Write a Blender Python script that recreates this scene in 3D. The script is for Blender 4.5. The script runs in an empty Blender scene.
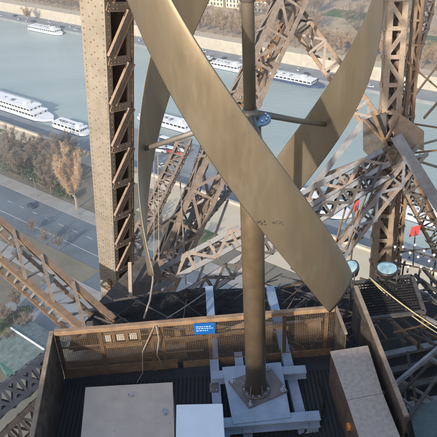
import bpy, math, random
from mathutils import Vector, Matrix
random.seed(7)
R = math.radians
scene = bpy.context.scene
COL = scene.collection

# ------------------------------------------------------------------ camera
CAMP = Vector((0, 0, 125.0)); FPX = 620.0; PITCH = R(32); ROLL = R(3.2)
fwd = Vector((0, math.cos(PITCH), -math.sin(PITCH)))
r0 = Vector((1, 0, 0)); u0 = r0.cross(fwd)
cr = math.cos(ROLL)*r0 - math.sin(ROLL)*u0
cu = math.sin(ROLL)*r0 + math.cos(ROLL)*u0
cam = bpy.data.cameras.new('camera'); camo = bpy.data.objects.new('camera', cam); COL.objects.link(camo)
m = Matrix((cr, cu, -fwd)).transposed().to_4x4(); m.translation = CAMP
camo.matrix_world = m
cam.sensor_width = 36; cam.lens = 36*FPX/437.0; cam.clip_start = .05; cam.clip_end = 4000
scene.camera = camo

def ray(x, y): return fwd + cr*((x-218.5)/FPX) + cu*((218.5-y)/FPX)
def onz(x, y, z):                      # where the sight line meets a level
    d = ray(x, y); return CAMP + d*((z-125.0)/d.z)
def ony(x, y, Y):                      # where it meets an upright plane
    d = ray(x, y); return CAMP + d*(Y/d.y)
SA, TA = .774, .633
def RV(s, t, z=0): return Vector((SA*s+TA*t, -TA*s+SA*t, z))   # river frame: s along, t across

# ------------------------------------------------------------------ materials
def mat(name, col, rough=.6, metal=0.0, var=.25, scale=8.0, bump=.0, bscale=40.0, col2=None, detail=6, spots=None, spec=.5, coat=0.0, stretch=None):
    M = bpy.data.materials.new(name); M.use_nodes = True
    nt = M.node_tree; N = nt.nodes; L = nt.links
    b = N['Principled BSDF']; b.inputs['Roughness'].default_value = rough; b.inputs['Metallic'].default_value = metal
    b.inputs['Specular IOR Level'].default_value = spec; b.inputs['Coat Weight'].default_value = coat
    tc = N.new('ShaderNodeTexCoord'); src = tc.outputs['Object']
    if stretch:
        mp = N.new('ShaderNodeMapping'); mp.inputs['Scale'].default_value = stretch; L.new(src, mp.inputs[0]); src = mp.outputs[0]
    n = N.new('ShaderNodeTexNoise'); n.inputs['Scale'].default_value = scale; n.inputs['Detail'].default_value = detail; n.inputs['Roughness'].default_value = .62
    L.new(src, n.inputs['Vector'])
    rp = N.new('ShaderNodeValToRGB'); L.new(n.outputs['Fac'], rp.inputs[0])
    rp.color_ramp.elements[0].position = .32; rp.color_ramp.elements[1].position = .7
    c2 = col2 or tuple(min(1, c*(1+var)) for c in col); c1 = col if col2 else tuple(c*(1-var) for c in col)
    rp.color_ramp.elements[0].color = (*c1, 1); rp.color_ramp.elements[1].color = (*c2, 1)
    out = rp.outputs[0]
    if spots:
        sc, th, sccol = spots
        n2 = N.new('ShaderNodeTexNoise'); n2.inputs['Scale'].default_value = sc; n2.inputs['Detail'].default_value = 8; n2.inputs['Roughness'].default_value = .7
        L.new(src, n2.inputs['Vector'])
        r2 = N.new('ShaderNodeValToRGB'); r2.color_ramp.elements[0].position = th; r2.color_ramp.elements[1].position = th+.09
        L.new(n2.outputs['Fac'], r2.inputs[0])
        mx = N.new('ShaderNodeMix'); mx.data_type = 'RGBA'; L.new(r2.outputs[0], mx.inputs['Factor'])
        L.new(out, mx.inputs[6]); mx.inputs[7].default_value = (*sccol, 1); out = mx.outputs[2]
    L.new(out, b.inputs['Base Color'])
    mr = N.new('ShaderNodeMapRange'); L.new(n.outputs['Fac'], mr.inputs[0]); mr.inputs[1].default_value = .3; mr.inputs[2].default_value = .7
    mr.inputs[3].default_value = max(.03, rough-.1); mr.inputs[4].default_value = min(1, rough+.12); L.new(mr.outputs[0], b.inputs['Roughness'])
    if bump:
        nb = N.new('ShaderNodeTexNoise'); nb.inputs['Scale'].default_value = bscale; nb.inputs['Detail'].default_value = 5; L.new(src, nb.inputs['Vector'])
        bp = N.new('ShaderNodeBump'); bp.inputs['Strength'].default_value = bump; bp.inputs['Distance'].default_value = .02; L.new(nb.outputs['Fac'], bp.inputs['Height'])
        L.new(bp.outputs[0], b.inputs['Normal'])
    return M

RUST = (.10, .045, .02)
M = {}
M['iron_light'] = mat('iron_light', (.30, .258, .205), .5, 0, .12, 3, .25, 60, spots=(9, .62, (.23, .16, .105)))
M['iron'] = mat('iron', (.235, .145, .082), .55, 0, .25, 5, .3, 60, spots=(11, .60, (.12, .06, .035)))
M['iron_tan'] = mat('iron_tan', (.30, .215, .145), .5, 0, .25, 5, .3, 60, spots=(14, .60, RUST))
M['iron_pink'] = mat('iron_pink', (.24, .182, .138), .5, 0, .25, 4, .2, 60, spots=(8, .58, (.36, .29, .22)))
M['iron_grey'] = mat('iron_grey', (.22, .215, .215), .5, 0, .3, 4, .2, 60, spots=(10, .64, (.13, .10, .09)))
M['iron_dark'] = mat('iron_dark', (.085, .072, .062), .7, 0, .4, 6, .3, 50)
M['iron_black'] = mat('iron_black', (.014, .013, .013), .85, 0, .4, 9, .3, 50)
M['rivet'] = mat('rivet', (.24, .15, .09), .5, 0, .3, 30)
M['blade'] = mat('blade', (.20, .160, .108), .38, .45, .10, 1.3, .06, 7, spots=(1.6, .52, (.22, .182, .13)), coat=.05, stretch=(2.4, 2.4, .6))
M['blade'].node_tree.nodes['Principled BSDF'].inputs['Coat Roughness'].default_value = .25
M['mast'] = mat('mast', (.165, .118, .07), .42, .3, .22, 3, .08, 25)
M['shaft'] = mat('shaft', (.21, .175, .13), .42, .4, .15, 4, .05, 25)
M['strut'] = mat('strut', (.20, .175, .15), .5, .3, .15, 4)
M['flange'] = mat('flange', (.22, .33, .48), .4, .3, .2, 12, .1, 60)
M['steel_bolt'] = mat('steel_bolt', (.55, .58, .62), .28, .9, .15, 30)
M['frame_blue'] = mat('frame_blue', (.32, .385, .47), .5, .1, .16, 4, .1, 40, spots=(11, .64, (.25, .27, .30)))
M['plate'] = mat('plate', (.21, .18, .165), .45, .5, .2, 9, .2, 60)
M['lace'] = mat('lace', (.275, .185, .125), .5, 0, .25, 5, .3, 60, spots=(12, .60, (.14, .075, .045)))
M['floor'] = mat('floor', (.035, .038, .045), .6, .2, .3, 7, .2, 50)
M['panel_grey'] = mat('panel_grey', (.115, .09, .07), .5, .2, .35, 6, .2, 30, spots=(5, .54, (.06, .045, .035)))
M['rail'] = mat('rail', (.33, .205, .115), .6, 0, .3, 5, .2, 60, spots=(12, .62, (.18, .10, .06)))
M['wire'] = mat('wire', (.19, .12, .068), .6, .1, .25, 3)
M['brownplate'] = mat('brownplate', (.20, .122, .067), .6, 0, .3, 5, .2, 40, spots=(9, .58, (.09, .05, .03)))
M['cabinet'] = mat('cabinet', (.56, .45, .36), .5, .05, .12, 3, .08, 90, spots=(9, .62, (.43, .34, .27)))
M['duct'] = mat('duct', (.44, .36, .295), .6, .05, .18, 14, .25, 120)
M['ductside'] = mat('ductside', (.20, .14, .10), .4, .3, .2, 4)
M['white_blue'] = mat('white_blue', (.80, .85, .86), .45, 0, .05, 3, spots=(6, .66, (.62, .66, .66)))
M['blue_sign'] = mat('blue_sign', (.012, .12, .40), .4, 0, .1, 6)
M['sign_white'] = mat('sign_white', (.6, .75, .85), .5, 0, .05, 6)
M['red'] = mat('red', (.55, .03, .03), .5, 0, .15, 6)
M['white'] = mat('white', (.78, .78, .77), .45, 0, .06, 1.5)
M['cream_bulb'] = mat('cream_bulb', (.75, .70, .60), .25, 0, .05, 6)
M['rope'] = mat('rope', (.50, .41, .22), .8, 0, .2, 30)
M['cable'] = mat('cable', (.33, .27, .20), .7, 0, .2, 20)
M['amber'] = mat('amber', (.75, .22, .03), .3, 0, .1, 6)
M['lamp_metal'] = mat('lamp_metal', (.09, .085, .08), .4, .6, .2, 8)
M['lamp_glass'] = mat('lamp_glass', (.42, .58, .58), .12, .35, .35, 9, spots=(14, .6, (.75, .85, .80)), coat=.6)
M['asphalt'] = mat('asphalt', (.10, .128, .155), .85, 0, .25, .05, 0, spots=(.16, .56, (.13, .145, .16)), stretch=(1, 1.6, 1))
M['pavement'] = mat('pavement', (.26, .255, .24), .85, 0, .18, .25)
M['lane'] = mat('lane', (.5, .5, .48), .8, 0, .12, .8)
M['ground'] = mat('ground', (.15, .135, .10), .95, 0, .3, .06, spots=(.11, .55, (.10, .115, .055)))
M['far_ground'] = mat('far_ground', (.40, .30, .19), .95, 0, .25, .08, spots=(.12, .6, (.15, .14, .07)))
M['sand'] = mat('sand', (.50, .43, .31), .95, 0, .10, .05, spots=(.2, .64, (.46, .38, .26)))
M['lawn'] = mat('lawn', (.075, .12, .035), .95, 0, .3, .35)
M['quay'] = mat('quay', (.21, .225, .235), .85, 0, .2, .15)
M['stone'] = mat('stone', (.43, .385, .31), .85, 0, .16, .35, spots=(.5, .64, (.38, .33, .27)))
M['hull'] = mat('hull', (.74, .76, .78), .4, 0, .05, .4)
M['navy'] = mat('navy', (.03, .05, .12), .4, 0, .2, .6)
M['winglass'] = mat('winglass', (.03, .04, .05), .12, 0, .3, .6)
M['roof_zinc'] = mat('roof_zinc', (.20, .22, .25), .5, .2, .15, .4)
M['facade'] = mat('facade', (.62, .54, .40), .85, 0, .10, .25)
M['bark'] = mat('bark', (.17, .125, .09), .9, 0, .25, 2)
M['bark_pale'] = mat('bark_pale', (.42, .31, .22), .9, 0, .2, 2)
M['twig_brown'] = mat('twig_brown', (.21, .165, .12), .9, 0, .3, .6)
M['twig_orange'] = mat('twig_orange', (.52, .36, .22), .9, 0, .3, .6)
M['twig_tan'] = mat('twig_tan', (.36, .245, .14), .9, 0, .35, .4)
M['leaf_dark'] = mat('leaf_dark', (.035, .055, .022), .8, 0, .45, .8)
M['glassroof'] = mat('glassroof', (.11, .15, .14), .25, 0, .35, .5, spots=(.8, .6, (.20, .24, .19)))
M['teal'] = mat('teal', (.05, .14, .13), .5, 0, .3, .8)
M['tyre'] = mat('tyre', (.02, .02, .02), .8)

# water
W = bpy.data.materials.new('water'); W.use_nodes = True
nt = W.node_tree; b = nt.nodes['Principled BSDF']
b.inputs['Roughness'].default_value = .22; b.inputs['IOR'].default_value = 1.33
tc = nt.nodes.new('ShaderNodeTexCoord'); nz = nt.nodes.new('ShaderNodeTexNoise'); nz.inputs['Scale'].default_value = .35; nz.inputs['Detail'].default_value = 8; nz.inputs['Roughness'].default_value = .65
n2 = nt.nodes.new('ShaderNodeTexNoise'); n2.inputs['Scale'].default_value = .012; n2.inputs['Detail'].default_value = 5
mp = nt.nodes.new('ShaderNodeMapping'); mp.inputs['Rotation'].default_value = (0, 0, R(39)); mp.inputs['Scale'].default_value = (.55, 1.6, 1)
nt.links.new(tc.outputs['Object'], mp.inputs[0]); nt.links.new(mp.outputs[0], nz.inputs['Vector']); nt.links.new(mp.outputs[0], n2.inputs['Vector'])
rp = nt.nodes.new('ShaderNodeValToRGB'); rp.color_ramp.elements[0].position = .35; rp.color_ramp.elements[1].position = .68
rp.color_ramp.elements[0].color = (.28, .345, .325, 1); rp.color_ramp.elements[1].color = (.37, .43, .40, 1)
nt.links.new(n2.outputs['Fac'], rp.inputs[0]); nt.links.new(rp.outputs[0], b.inputs['Base Color'])
bp = nt.nodes.new('ShaderNodeBump'); bp.inputs['Strength'].default_value = .9; bp.inputs['Distance'].default_value = .35
nt.links.new(nz.outputs['Fac'], bp.inputs['Height']); nt.links.new(bp.outputs[0], b.inputs['Normal'])
M['water'] = W

# ------------------------------------------------------------------ mesh builder
class MB:
    def __init__(s): s.v = []; s.f = []; s.smooth = []
    def quadbox(s, P):                     # 8 corners: bottom 4, top 4
        i = len(s.v); s.v += [Vector(p) for p in P]
        for q in ((3, 2, 1, 0), (4, 5, 6, 7), (0, 1, 5, 4), (1, 2, 6, 5), (2, 3, 7, 6), (3, 0, 4, 7)):
            s.f.append(tuple(i+k for k in q)); s.smooth.append(False)
        return s
    def box(s, c, sx, sy, sz, rz=0, basis=None):
        c = Vector(c)
        if basis: X, Y, Z = basis
        else:
            X = Vector((math.cos(rz), math.sin(rz), 0)); Y = Vector((-math.sin(rz), math.cos(rz), 0)); Z = Vector((0, 0, 1))
        P = []
        for dz in (-.5, .5):
            for dx, dy in ((-.5, -.5), (.5, -.5), (.5, .5), (-.5, .5)):
                P.append(c+X*dx*sx+Y*dy*sy+Z*dz*sz)
        return s.quadbox(P)
    def bar(s, a, b, w, h, side=None):     # w along 'side', h across
        a = Vector(a); b = Vector(b); d = b-a
        if d.length < 1e-6: return s
        d.normalize()
        sd = Vector(side) if side is not None else (Vector((0, 0, 1)) if abs(d.z) < .9 else Vector((1, 0, 0)))
        sd = (sd-d*sd.dot(d))
        if sd.length < 1e-5: sd = d.orthogonal()
        sd.normalize(); n = d.cross(sd)
        P = [a-sd*w/2-n*h/2, a+sd*w/2-n*h/2, a+sd*w/2+n*h/2, a-sd*w/2+n*h/2]
        return s.quadbox(P+[p+(b-a) for p in P])
    def angle(s, a, b, w, t, u, v):        # L-section, flanges along u and v
        s.bar(Vector(a)+u*w/2, Vector(b)+u*w/2, w, t, u)
        s.bar(Vector(a)+v*(w/2+t/2), Vector(b)+v*(w/2+t/2), w-t, t, v); return s
    def tube(s, pts, r, n=10, cap=True):
        pts = [Vector(p) for p in pts]; rr = r if isinstance(r, (list, tuple)) else [r]*len(pts)
        i0 = len(s.v); up = None
        for k, p in enumerate(pts):
            d = (pts[min(k+1, len(pts)-1)]-pts[max(k-1, 0)]).normalized()
            if up is None: up = d.orthogonal().normalized()
            up = (up-d*up.dot(d)).normalized(); w = d.cross(up)
            for j in range(n):
                a = 2*math.pi*j/n; s.v.append(p+(up*math.cos(a)+w*math.sin(a))*rr[k])
        for k in range(len(pts)-1):
            for j in range(n):
                a = i0+k*n+j; b_ = i0+k*n+(j+1) % n; s.f.append((a, b_, b_+n, a+n)); s.smooth.append(n > 4)
        if cap:
            s.f.append(tuple(reversed(range(i0, i0+n)))); s.smooth.append(False)
            e = i0+(len(pts)-1)*n; s.f.append(tuple(range(e, e+n))); s.smooth.append(False)
        return s
    def poly(s, pts, z0, z1):              # prism over polygon (x,y)
        n = len(pts); i = len(s.v)
        s.v += [Vector((p[0], p[1], z0)) for p in pts]+[Vector((p[0], p[1], z1)) for p in pts]
        s.f.append(tuple(reversed(range(i, i+n)))); s.f.append(tuple(range(i+n, i+2*n))); s.smooth += [False, False]
        for k in range(n): s.f.append((i+k, i+(k+1) % n, i+n+(k+1) % n, i+n+k)); s.smooth.append(False)
        return s
    def plateprism(s, pts, nrm, t):        # flat polygon of 3-D points, given thickness along nrm
        n = len(pts); i = len(s.v); nn = Vector(nrm).normalized()*t/2
        s.v += [Vector(p)-nn for p in pts]+[Vector(p)+nn for p in pts]
        s.f.append(tuple(reversed(range(i, i+n)))); s.f.append(tuple(range(i+n, i+2*n))); s.smooth += [False, False]
        for k in range(n): s.f.append((i+k, i+(k+1) % n, i+n+(k+1) % n, i+n+k)); s.smooth.append(False)
        return s
    def face(s, pts, smooth=False):
        i = len(s.v); s.v += [Vector(p) for p in pts]; s.f.append(tuple(range(i, i+len(pts)))); s.smooth.append(smooth); return s
    def build(s, name, material, parent=None, bevel=0, label=None, **props):
        off = Vector(parent['_w']) if parent and '_w' in parent else Vector((0, 0, 0))
        me = bpy.data.meshes.new(name); me.from_pydata([v-off for v in s.v], [], s.f); me.validate()
        for i, p in enumerate(me.polygons): p.use_smooth = s.smooth[i] if i < len(s.smooth) else False
        me.materials.append(material)
        o = bpy.data.objects.new(name, me); COL.objects.link(o)
        if parent: o.parent = parent; o['_w'] = tuple(off)
        if label: o['label'] = label
        for k, v in props.items(): o[k] = v
        if bevel:
            bv = o.modifiers.new('bevel', 'BEVEL'); bv.width = bevel; bv.segments = 2; bv.limit_method = 'ANGLE'
        return o
def thing(name, label, cat, loc=(0, 0, 0), group=None):
    o = bpy.data.objects.new(name, None); COL.objects.link(o); o.location = loc; o.empty_display_size = .3
    o['label'] = label; o['category'] = cat; o['_w'] = tuple(loc)
    if group: o['group'] = group
    return o
def tag(o, label, cat, group=None):
    o['label'] = label; o['category'] = cat
    if group: o['group'] = group
    return o
def copy_tree(o, parent=None):
    c = o.copy(); COL.objects.link(c); c.parent = parent
    for ch in list(o.children): copy_tree(ch, c)
    return c
def structure(name, mb, material):
    o = mb.build(name, material); o['kind'] = 'structure'; return o

# ================================================================== THE CITY BELOW
def strip(s0, s1, t0, t1, z, seg=1):
    mb = MB()
    for k in range(seg):
        a = s0+(s1-s0)*k/seg; b_ = s0+(s1-s0)*(k+1)/seg
        mb.face([RV(a, t0, z), RV(b_, t0, z), RV(b_, t1, z), RV(a, t1, z)])
    return mb
def slab(s0, s1, t0, t1, z0, z1):
    return MB().quadbox([RV(s0, t0, z0), RV(s1, t0, z0), RV(s1, t1, z0), RV(s0, t1, z0), RV(s0, t0, z1), RV(s1, t0, z1), RV(s1, t1, z1), RV(s0, t1, z1)])
FZ = 3.0    # level of the far bank
structure('ground', slab(-1000, 700, -300, 167, -8, 0), M['ground'])
structure('river', strip(-1000, 700, 160, 345, -6), M['water'])
structure('riverbed', strip(-1000, 700, 150, 350, -8), M['ground'])
structure('quay', slab(-1000, 700, 167, 182.5, -7.5, -4), M['quay'])
structure('far_quay', slab(-1000, 700, 317, 334, -7.5, -4), M['quay'])
structure('far_bank', slab(-1000, 700, 333.5, 1000, -7, FZ), M['far_ground'])
# promenade, roads
structure('promenade', slab(-1000, 700, 142, 166.9, -1, .05), M['sand'])
structure('verge_and_shadow', slab(-420, -158, 134, 158, -1, .09), M['ground'])
structure('lawn', slab(-420, -270, 146, 162, -1, .12), M['lawn'])
structure('lawn', slab(-140, -118, 139, 146, -1, .12), M['lawn'])
structure('pavement', slab(-1000, 700, 125, 131, -1, .14), M['pavement'])
structure('road', strip(-1000, 700, 98, 125, .01), M['asphalt'])
structure('pavement', slab(-1000, 700, 92.5, 98, -1, .14), M['pavement'])
structure('verge_and_shadow', slab(-196, -140, 98.1, 106, -1, .08), M['ground'])  # brown slab on the road stands in for tree shadow and fallen leaves
structure('garden_path', slab(-152, -118, 76, 92.4, -1, .05), M['quay'])
structure('lawn', slab(-230, -140, 60, 71, -1, .10), M['lawn'])
mb = MB()
for t, dash in ((111.5, 0), (118, 1), (105, 1)):
    if not dash: mb.face([RV(-600, t-.1, .02), RV(400, t-.1, .02), RV(400, t+.1, .02), RV(-600, t+.1, .02)])
    else:
        s = -400
        while s < 0:
            mb.face([RV(s, t-.1, .02), RV(s+3, t-.1, .02), RV(s+3, t+.1, .02), RV(s, t+.1, .02)]); s += 8
structure('road_marking', mb, M['lane'])
structure('pavement', slab(-1000, 700, 335, 345, FZ-.5, FZ+.14), M['sand'])
structure('road', strip(-1000, 700, 360, 374, FZ+.01), M['asphalt'])
structure('pavement', slab(-1000, 700, 374.3, 380, FZ-.5, FZ+.14), M['pavement'])
structure('lawn', slab(-236, -195, 424, 445, FZ-.5, FZ+.1), M['lawn'])
structure('lawn', slab(-165, -120, 385, 410, FZ-.5, FZ+.1), M['lawn'])
# parapet walls
tag(slab(-900, 600, 166.2, 167.4, 0.05, 1.1).build('quay_wall', M['stone']), 'long pale stone parapet along the near quay', 'wall')
fw = slab(-900, 600, 332.4, 333.49, -4, FZ+1.0); tag(fw.build('quay_wall', M['stone']), 'tall sunlit stone embankment wall on the far bank', 'wall')

def tree_meshes(kind, seed, h=13, spread=4.6, twigs=1500, trunk_h=.28, tw=.0026):
    rnd = random.Random(seed); tr = MB(); cw = MB()
    th = h*trunk_h
    tr.tube([(0, 0, -.2), (rnd.uniform(-.1, .1), .05, th*.5), (0, 0, th)], [h*.022, h*.017, h*.014], 7)
    tips = []
    for k in range(9):
        a = k*2.399+rnd.random(); el = rnd.uniform(.5, 1.25); ln = h*rnd.uniform(.38, .60)
        if k == 8: el = 1.5; ln = h*.68
        d = Vector((math.cos(a)*math.cos(el), math.sin(a)*math.cos(el), math.sin(el)))
        p = Vector((0, 0, th*rnd.uniform(.75, 1))); pts = [p]
        for j in range(4):
            d = (d+Vector((rnd.uniform(-.18, .18), rnd.uniform(-.18, .18), .08))).normalized(); p = p+d*ln/4; pts.append(p)
        tr.tube(pts, [h*.0105, h*.008, h*.006, h*.004, h*.002], 5, False)
        for j in range(1, 5):
            for q in range(3):
                dd = (d+Vector((rnd.uniform(-.9, .9), rnd.uniform(-.9, .9), rnd.uniform(-.3, .6)))).normalized()
                e = pts[j]+dd*h*rnd.uniform(.10, .2); tr.tube([pts[j], (pts[j]+e)/2+Vector((0, 0, .1)), e], [h*.004, h*.003, h*.0015], 4, False)
                tips.append((pts[j], e))
    for k in range(twigs):
        a, e = rnd.choice(tips); p = a.lerp(e, rnd.uniform(.2, 1.1))
        d = Vector((rnd.gauss(0, 1), rnd.gauss(0, 1), rnd.gauss(.45, .8))).normalized()
        L_ = h*rnd.uniform(.04, .11); q = p+d*L_
        sd = d.orthogonal().normalized(); sd = Matrix.Rotation(rnd.uniform(0, 6), 3, d) @ sd
        w = h*tw*rnd.uniform(.7, 1.8)
        cw.face([p-sd*w, p+sd*w, q+sd*w*.3, q-sd*w*.3])
    return tr, cw
def bush_mesh(seed, r=2.2, h=3, n=900):
    rnd = random.Random(seed); cw = MB()
    lobes = [(Vector((rnd.gauss(0, r*.4), rnd.gauss(0, r*.4), h*rnd.uniform(.3, .65))), r*rnd.uniform(.35, .6)) for _ in range(8)]
    for k in range(n):
        c, rr = rnd.choice(lobes); d = Vector((rnd.gauss(0, 1), rnd.gauss(0, 1), rnd.gauss(.2, .8))).normalized()
        p = c+d*rr*rnd.uniform(.7, 1.08); p.z = max(p.z, .1)
        u = d.orthogonal().normalized(); u = Matrix.Rotation(rnd.uniform(0, 6), 3, d) @ u; v = d.cross(u)+d*rnd.uniform(-.5, .5); s_ = rnd.uniform(.10, .24)
        cw.face([p-u*s_, p+v*s_*.6, p+u*s_, p-v*s_*.6])
    return cw
def make_tree(name, bark, twig, label, seed, group=None, **kw):
    t = thing(name, label, 'tree', (0, 0, 0), group); a, c = tree_meshes(0, seed, **kw)
    a.build('trunk', bark, t); c.build('crown', twig, t); return t
def place(t, loc, rz, sc, label=None, group=None, first=[]):
    if t.name in first: t = copy_tree(t)
    else: first.append(t.name)
    t.location = loc; t.rotation_euler = (0, 0, rz); t.scale = (sc, sc, sc*random.uniform(.92, 1.08))
    if label: t['label'] = label
    if group: t['group'] = group
    return t
tB = [make_tree('bare_tree', M['bark'], M['twig_brown'], 'x', 10+i, twigs=5200) for i in range(2)]
tO = [make_tree('bare_tree', M['bark_pale'], M['twig_orange'], 'x', 20+i, twigs=15000, h=14, tw=.0013) for i in range(1)]
tF = [make_tree('bare_tree', M['bark'], M['twig_tan'], 'x', 30+i, twigs=3400, h=12) for i in range(3)]
tG = [make_tree('bare_tree', M['bark'], M['twig_brown'], 'x', 40+i, twigs=3000, h=12) for i in range(2)]
# near bank
p = onz(77, 209, 0); place(tO[0], (p.x, p.y, 0), 0, 1.85, 'sunlit orange bare tree with a pale trunk just beside the riveted column', 'street trees')
tO[0].scale = (1.1, 1.1, 1.95)
rowgroup = 'bare brown trees along the near promenade'
for i, (x, y) in enumerate([(12, 172), (22, 178), (34, 172), (47, 182), (28, 160), (62, 178), (58, 165), (40, 160), (75, 172), (15, 158), (70, 158), (52, 195)]):
    p = onz(x, y, 0); place(tB[i % 2], (p.x, p.y, 0), random.uniform(0, 6), random.uniform(.95, 1.25), 'bare grey-brown tree standing between the near road and the quay', rowgroup)
for i, (x, y) in enumerate([(150, 222), (158, 232), (168, 240), (145, 248), (196, 246)]):
    p = onz(x, y, 0); place(tB[i % 2], (p.x, p.y, 0), random.uniform(0, 6), .62, 'small bare tree seen through the ironwork beside the pale promenade', 'small trees below the ironwork')
for i, (x, y) in enumerate([(5, 322), (18, 308), (28, 330), (10, 345), (62, 345)]):
    p = onz(x, y, 0); place(tB[i % 2], (p.x, p.y, 0), random.uniform(0, 6), .5, 'low bare tree in the shaded garden near the glass roof', 'garden trees near the glass roof')
for i, (x, y, sc) in enumerate([(46, 245, .55), (60, 250, .5), (33, 232, .5)]):
    p = onz(x, y, 0); place(tG[i % 2], (p.x, p.y, 0), random.uniform(0, 6), sc, 'small brown bare tree at the near edge of the road', 'small trees at the edge of the road')
bs = [bush_mesh(3+i).build('evergreen_bush', M['leaf_dark']) for i in range(2)]
for i, (x, y, s_) in enumerate([(14, 170, 1.3), (22, 176, 1.5), (30, 179, 1.3), (9, 164, 1.1), (42, 186, 1.2), (52, 190, 1.1), (64, 196, 1.0), (35, 183, 1.1), (58, 193, 1.0), (72, 200, .9)]):
    o = bs[i] if i < 2 else bs[i % 2].copy()
    if i >= 2: COL.objects.link(o)
    p = onz(x, y, 0); o.location = (p.x, p.y, 0); o.rotation_euler = (0, 0, i); o.scale = (s_*1.6,)*3
    tag(o, 'dark evergreen bush under the bare trees beside the near road', 'bush', 'evergreen bushes beside the near road')
for i, (x, y, s_) in enumerate([(2, 330, .9), (8, 324, 1.0), (14, 320, 1.0), (20, 316, 1.0), (26, 313, 1.1)]):
    o = bs[i % 2].copy(); COL.objects.link(o)
    p = onz(x, y, 0); o.location = (p.x, p.y, 0); o.rotation_euler = (0, 0, i*2); o.scale = (s_*.9,)*3
    tag(o, 'clipped green hedge bush behind the glass roof', 'bush', 'hedge bushes behind the glass roof')
# far bank tree rows
cnt = 0
s = -600
while s < 40:
    for t in (345, 354):
        place(tF[cnt % 3], RV(s+random.uniform(-1, 1), t+random.uniform(-1, 1), FZ), random.uniform(0, 6), random.uniform(1.05, 1.3), 'bare tan plane tree in the double row above the far embankment', 'plane trees above the far embankment'); cnt += 1
    s += 8.5
for k in range(190):
    s = random.uniform(-330, 30); t = random.uniform(384, 540)
    if -240 < s < -190 and 420 < t < 448: continue
    if s < -262 and t > 392: continue
    place((tG if k % 2 else tF)[k % 2], RV(s, t, FZ), random.uniform(0, 6), random.uniform(.95, 1.35), 'bare tree in the hillside garden across the river', 'bare trees in the far garden')
for k in range(16):
    s = random.uniform(-620, -400); place(tF[k % 3], RV(s, random.choice((384, 388)), FZ), k, .8, 'bare tree beside the far road upstream of the houses', 'bare trees beside the far road')
# a sunlit tree on the far lower quay
p = onz(28, 21, -4); t_ = place(tO[0], (p.x, p.y, -4), 2, .95, 'lone russet tree on the far quay at the waterline', None)
if 'group' in t_: del t_['group']

# far bank houses
def house(s0, s1, t0, h, label):
    base = RV((s0+s1)/2, t0, FZ); hb = thing('apartment_building', label, 'building', base, 'pale apartment buildings on the far bank')
    slab(s0, s1, t0, t0+14, FZ, FZ+h).build('wall', M['facade'], hb)
    slab(s0-.4, s1+.4, t0-.4, t0+14.4, FZ+h, FZ+h+.4).build('cornice', M['stone'], hb)
    rf = MB().quadbox([RV(s0, t0, FZ+h+.4), RV(s1, t0, FZ+h+.4), RV(s1, t0+14, FZ+h+.4), RV(s0, t0+14, FZ+h+.4), RV(s0+1, t0+2, FZ+h+4), RV(s1-1, t0+2, FZ+h+4), RV(s1-1, t0+12, FZ+h+4), RV(s0+1, t0+12, FZ+h+4)]).build('roof', M['roof_zinc'], hb)
    for q in range(3):
        sc = s0+(s1-s0)*(q+.5)/3; slab(sc-1, sc+1, t0+6, t0+8, FZ+h+3.9, FZ+h+6).build('chimney', M['stone'], rf)
    n = int((s1-s0)/3.4); fl = int(h/3.4)
    for j in range(fl):
        if n*fl > 100 and j > 4: break
        for i in range(min(n, 16)):
            sc = s0+(i+.5)*(s1-s0)/min(n, 16)
            slab(sc-.6, sc+.6, t0-.05, t0+.3, FZ+1+j*3.4, FZ+3.1+j*3.4).build('window', M['winglass'], hb)
    slab(s0, s1, t0-.7, t0-.02, FZ+3.6+3.4, FZ+3.9+3.4).build('balcony', M['iron_dark'], hb)
labs = ['pale cream apartment building nearest the upstream end of the far bank', 'cream stone apartment building left of the thin shaft', 'cream apartment building just behind the top of the thin shaft', 'cream corner building next to the far hillside garden']
for i, (a, b_, t) in enumerate([(-372, -344, 412), (-342, -318, 410), (-316, -292, 411), (-290, -266, 409)]): house(a, b_, t, 19, labs[i])

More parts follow.
